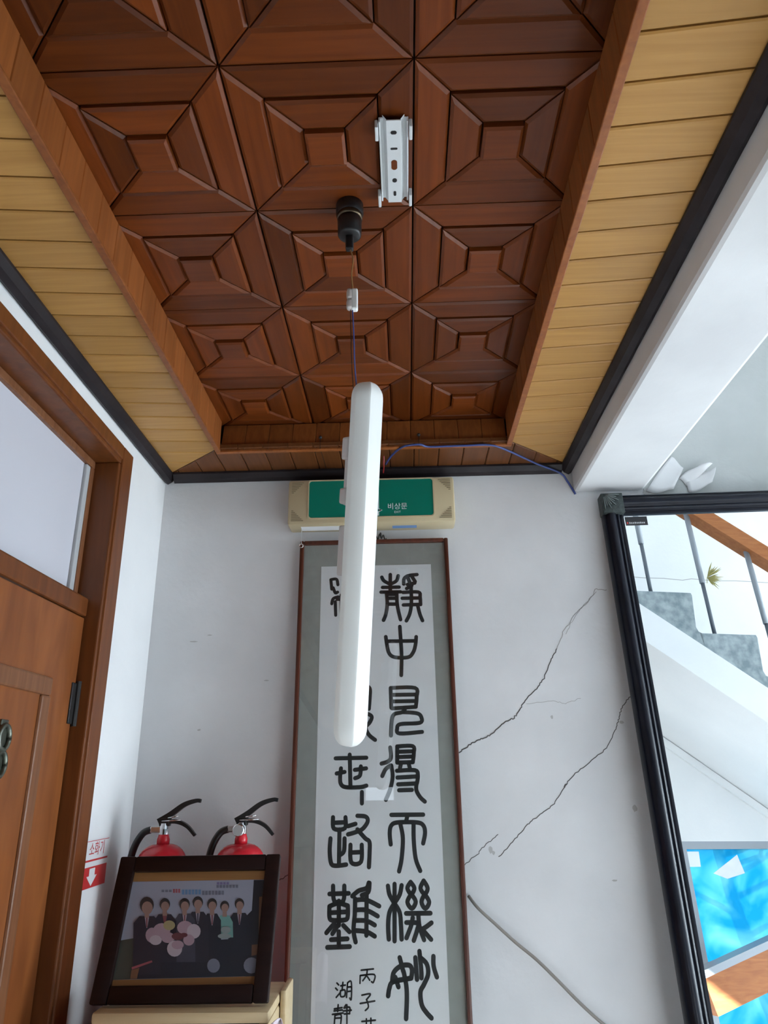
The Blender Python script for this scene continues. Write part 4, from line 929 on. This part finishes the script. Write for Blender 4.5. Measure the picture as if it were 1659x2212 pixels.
person(932, 418, 46, 86, 490, 900, 'suit', 'suit2'); person(825, 432, 46, 84, 505, 900, 'suit2', 'tie'); person(664, 432, 46, 92, 510, 900, 'suit', 'tie', 'tie'); person(518, 440, 62, 108, 525, 1000, 'suit', 'tie')
ell(1150, 690, 55, 22, 'pale'); ell(1160, 640, 40, 30, 'pale')
for x, y, rx, ry, c in ((560, 680, 52, 62, 'flower'), (640, 640, 70, 58, 'flower'), (700, 600, 48, 40, 'flower3'), (590, 720, 50, 40, 'flower2'), (690, 700, 56, 44, 'flower'), (830, 620, 66, 56, 'flower'), (900, 650, 56, 60, 'flower2'), (860, 720, 46, 46, 'flower'), (770, 690, 50, 30, 'maroon'), (820, 680, 30, 18, 'maroon'), (745, 790, 62, 66, 'flower2'), (770, 760, 50, 36, 'flower')):
    ell(x, y, rx, ry, c)
ell(1062, 930, 52, 58, 'grey'); ell(1370, 930, 64, 66, 'grey'); shape([(395, 940), (560, 885), (565, 900), (400, 960)], 'red'); shape([(395, 965), (460, 945), (440, 1034), (385, 1036)], 'wood')
mk('photo_print', PV, PFc, None, pf, mats=[pm[k] for k in names], mi=PMI)

cz1 = 1.052
case = thing('pale_wood_case', 'pale birch display case with dark opening under the framed photograph', 'case', (-.475, 1.86, .62))
cx0, cx1, cy0, cy1 = -.672, -.300, 1.745, 1.985
for a, b_, c, d_ in ((cx0, cx1, cz1 - .022, cz1), (cx0, cx1, .62, .642), (cx0, cx0 + .022, .642, cz1 - .022), (cx1 - .022, cx1, .642, cz1 - .022)):
    soft(B().box(a, b_, cy0, cy1, c, d_, .006).out('case_board', M['pale_wood'], case))
B().box(cx0 + .02, cx1 - .02, cy1 - .012, cy1 - .004, .64, cz1 - .02).out('case_back', M['black'], case)
B().box(cx0 + .02, cx1 - .02, cy0 + .012, cy0 + .016, .642, cz1 - .022).out('dark_glass', mat('dark_glass', (.006, .006, .007, 1), .08), case)
lc = thing('low_cabinet', 'low dark cabinet carrying the pale wooden case', 'cabinet', (-.49, 1.87, 0))
B().box(-.70, -.25, 1.72, 1.992, .0, .619, .004).out('body', M['cabinet'], lc)
for x0, x1 in ((-.69, -.478), (-.472, -.26)):
    d = B().box(x0, x1, 1.708, 1.7205, .04, .60, .003).out('cabinet_door', M['cabinet'], lc)
    B().lathe([(.010, 0), (.012, .01), (.006, .016)], (x0 + .1, 1.704, .4), 12).out('knob', M['brass'], d, True)
pb = soft(B().box(-.2985, -.285, 1.88, 1.99, .62, 1.058, .004).out('pale_board', M['pale_wood']))
tag(pb, 'narrow pale board standing upright beside the birch case', 'board')
pk = thing('pink_cloth', 'pink and white patterned cloth hanging beside the pale wooden case', 'cloth', (-.285, 1.75, .9))
vs = []; fs = []; n = 9
for j in range(9):
    for i in range(n):
        u, v = i / (n - 1), j / 8
        vs.append((-.296 + .030 * u - .012 * v * (1 - u), 1.742 - .012 * math.sin(u * 7 + v), 1.040 - .13 * v - .012 * (2 * u - 1) ** 2))
for j in range(8):
    for i in range(n - 1): fs.append((j * n + i, j * n + i + 1, (j + 1) * n + i + 1, (j + 1) * n + i))
o = mk('cloth_fold', vs, fs, M['pink'], pk, True); md = o.modifiers.new('thickness', 'SOLIDIFY'); md.thickness = .002
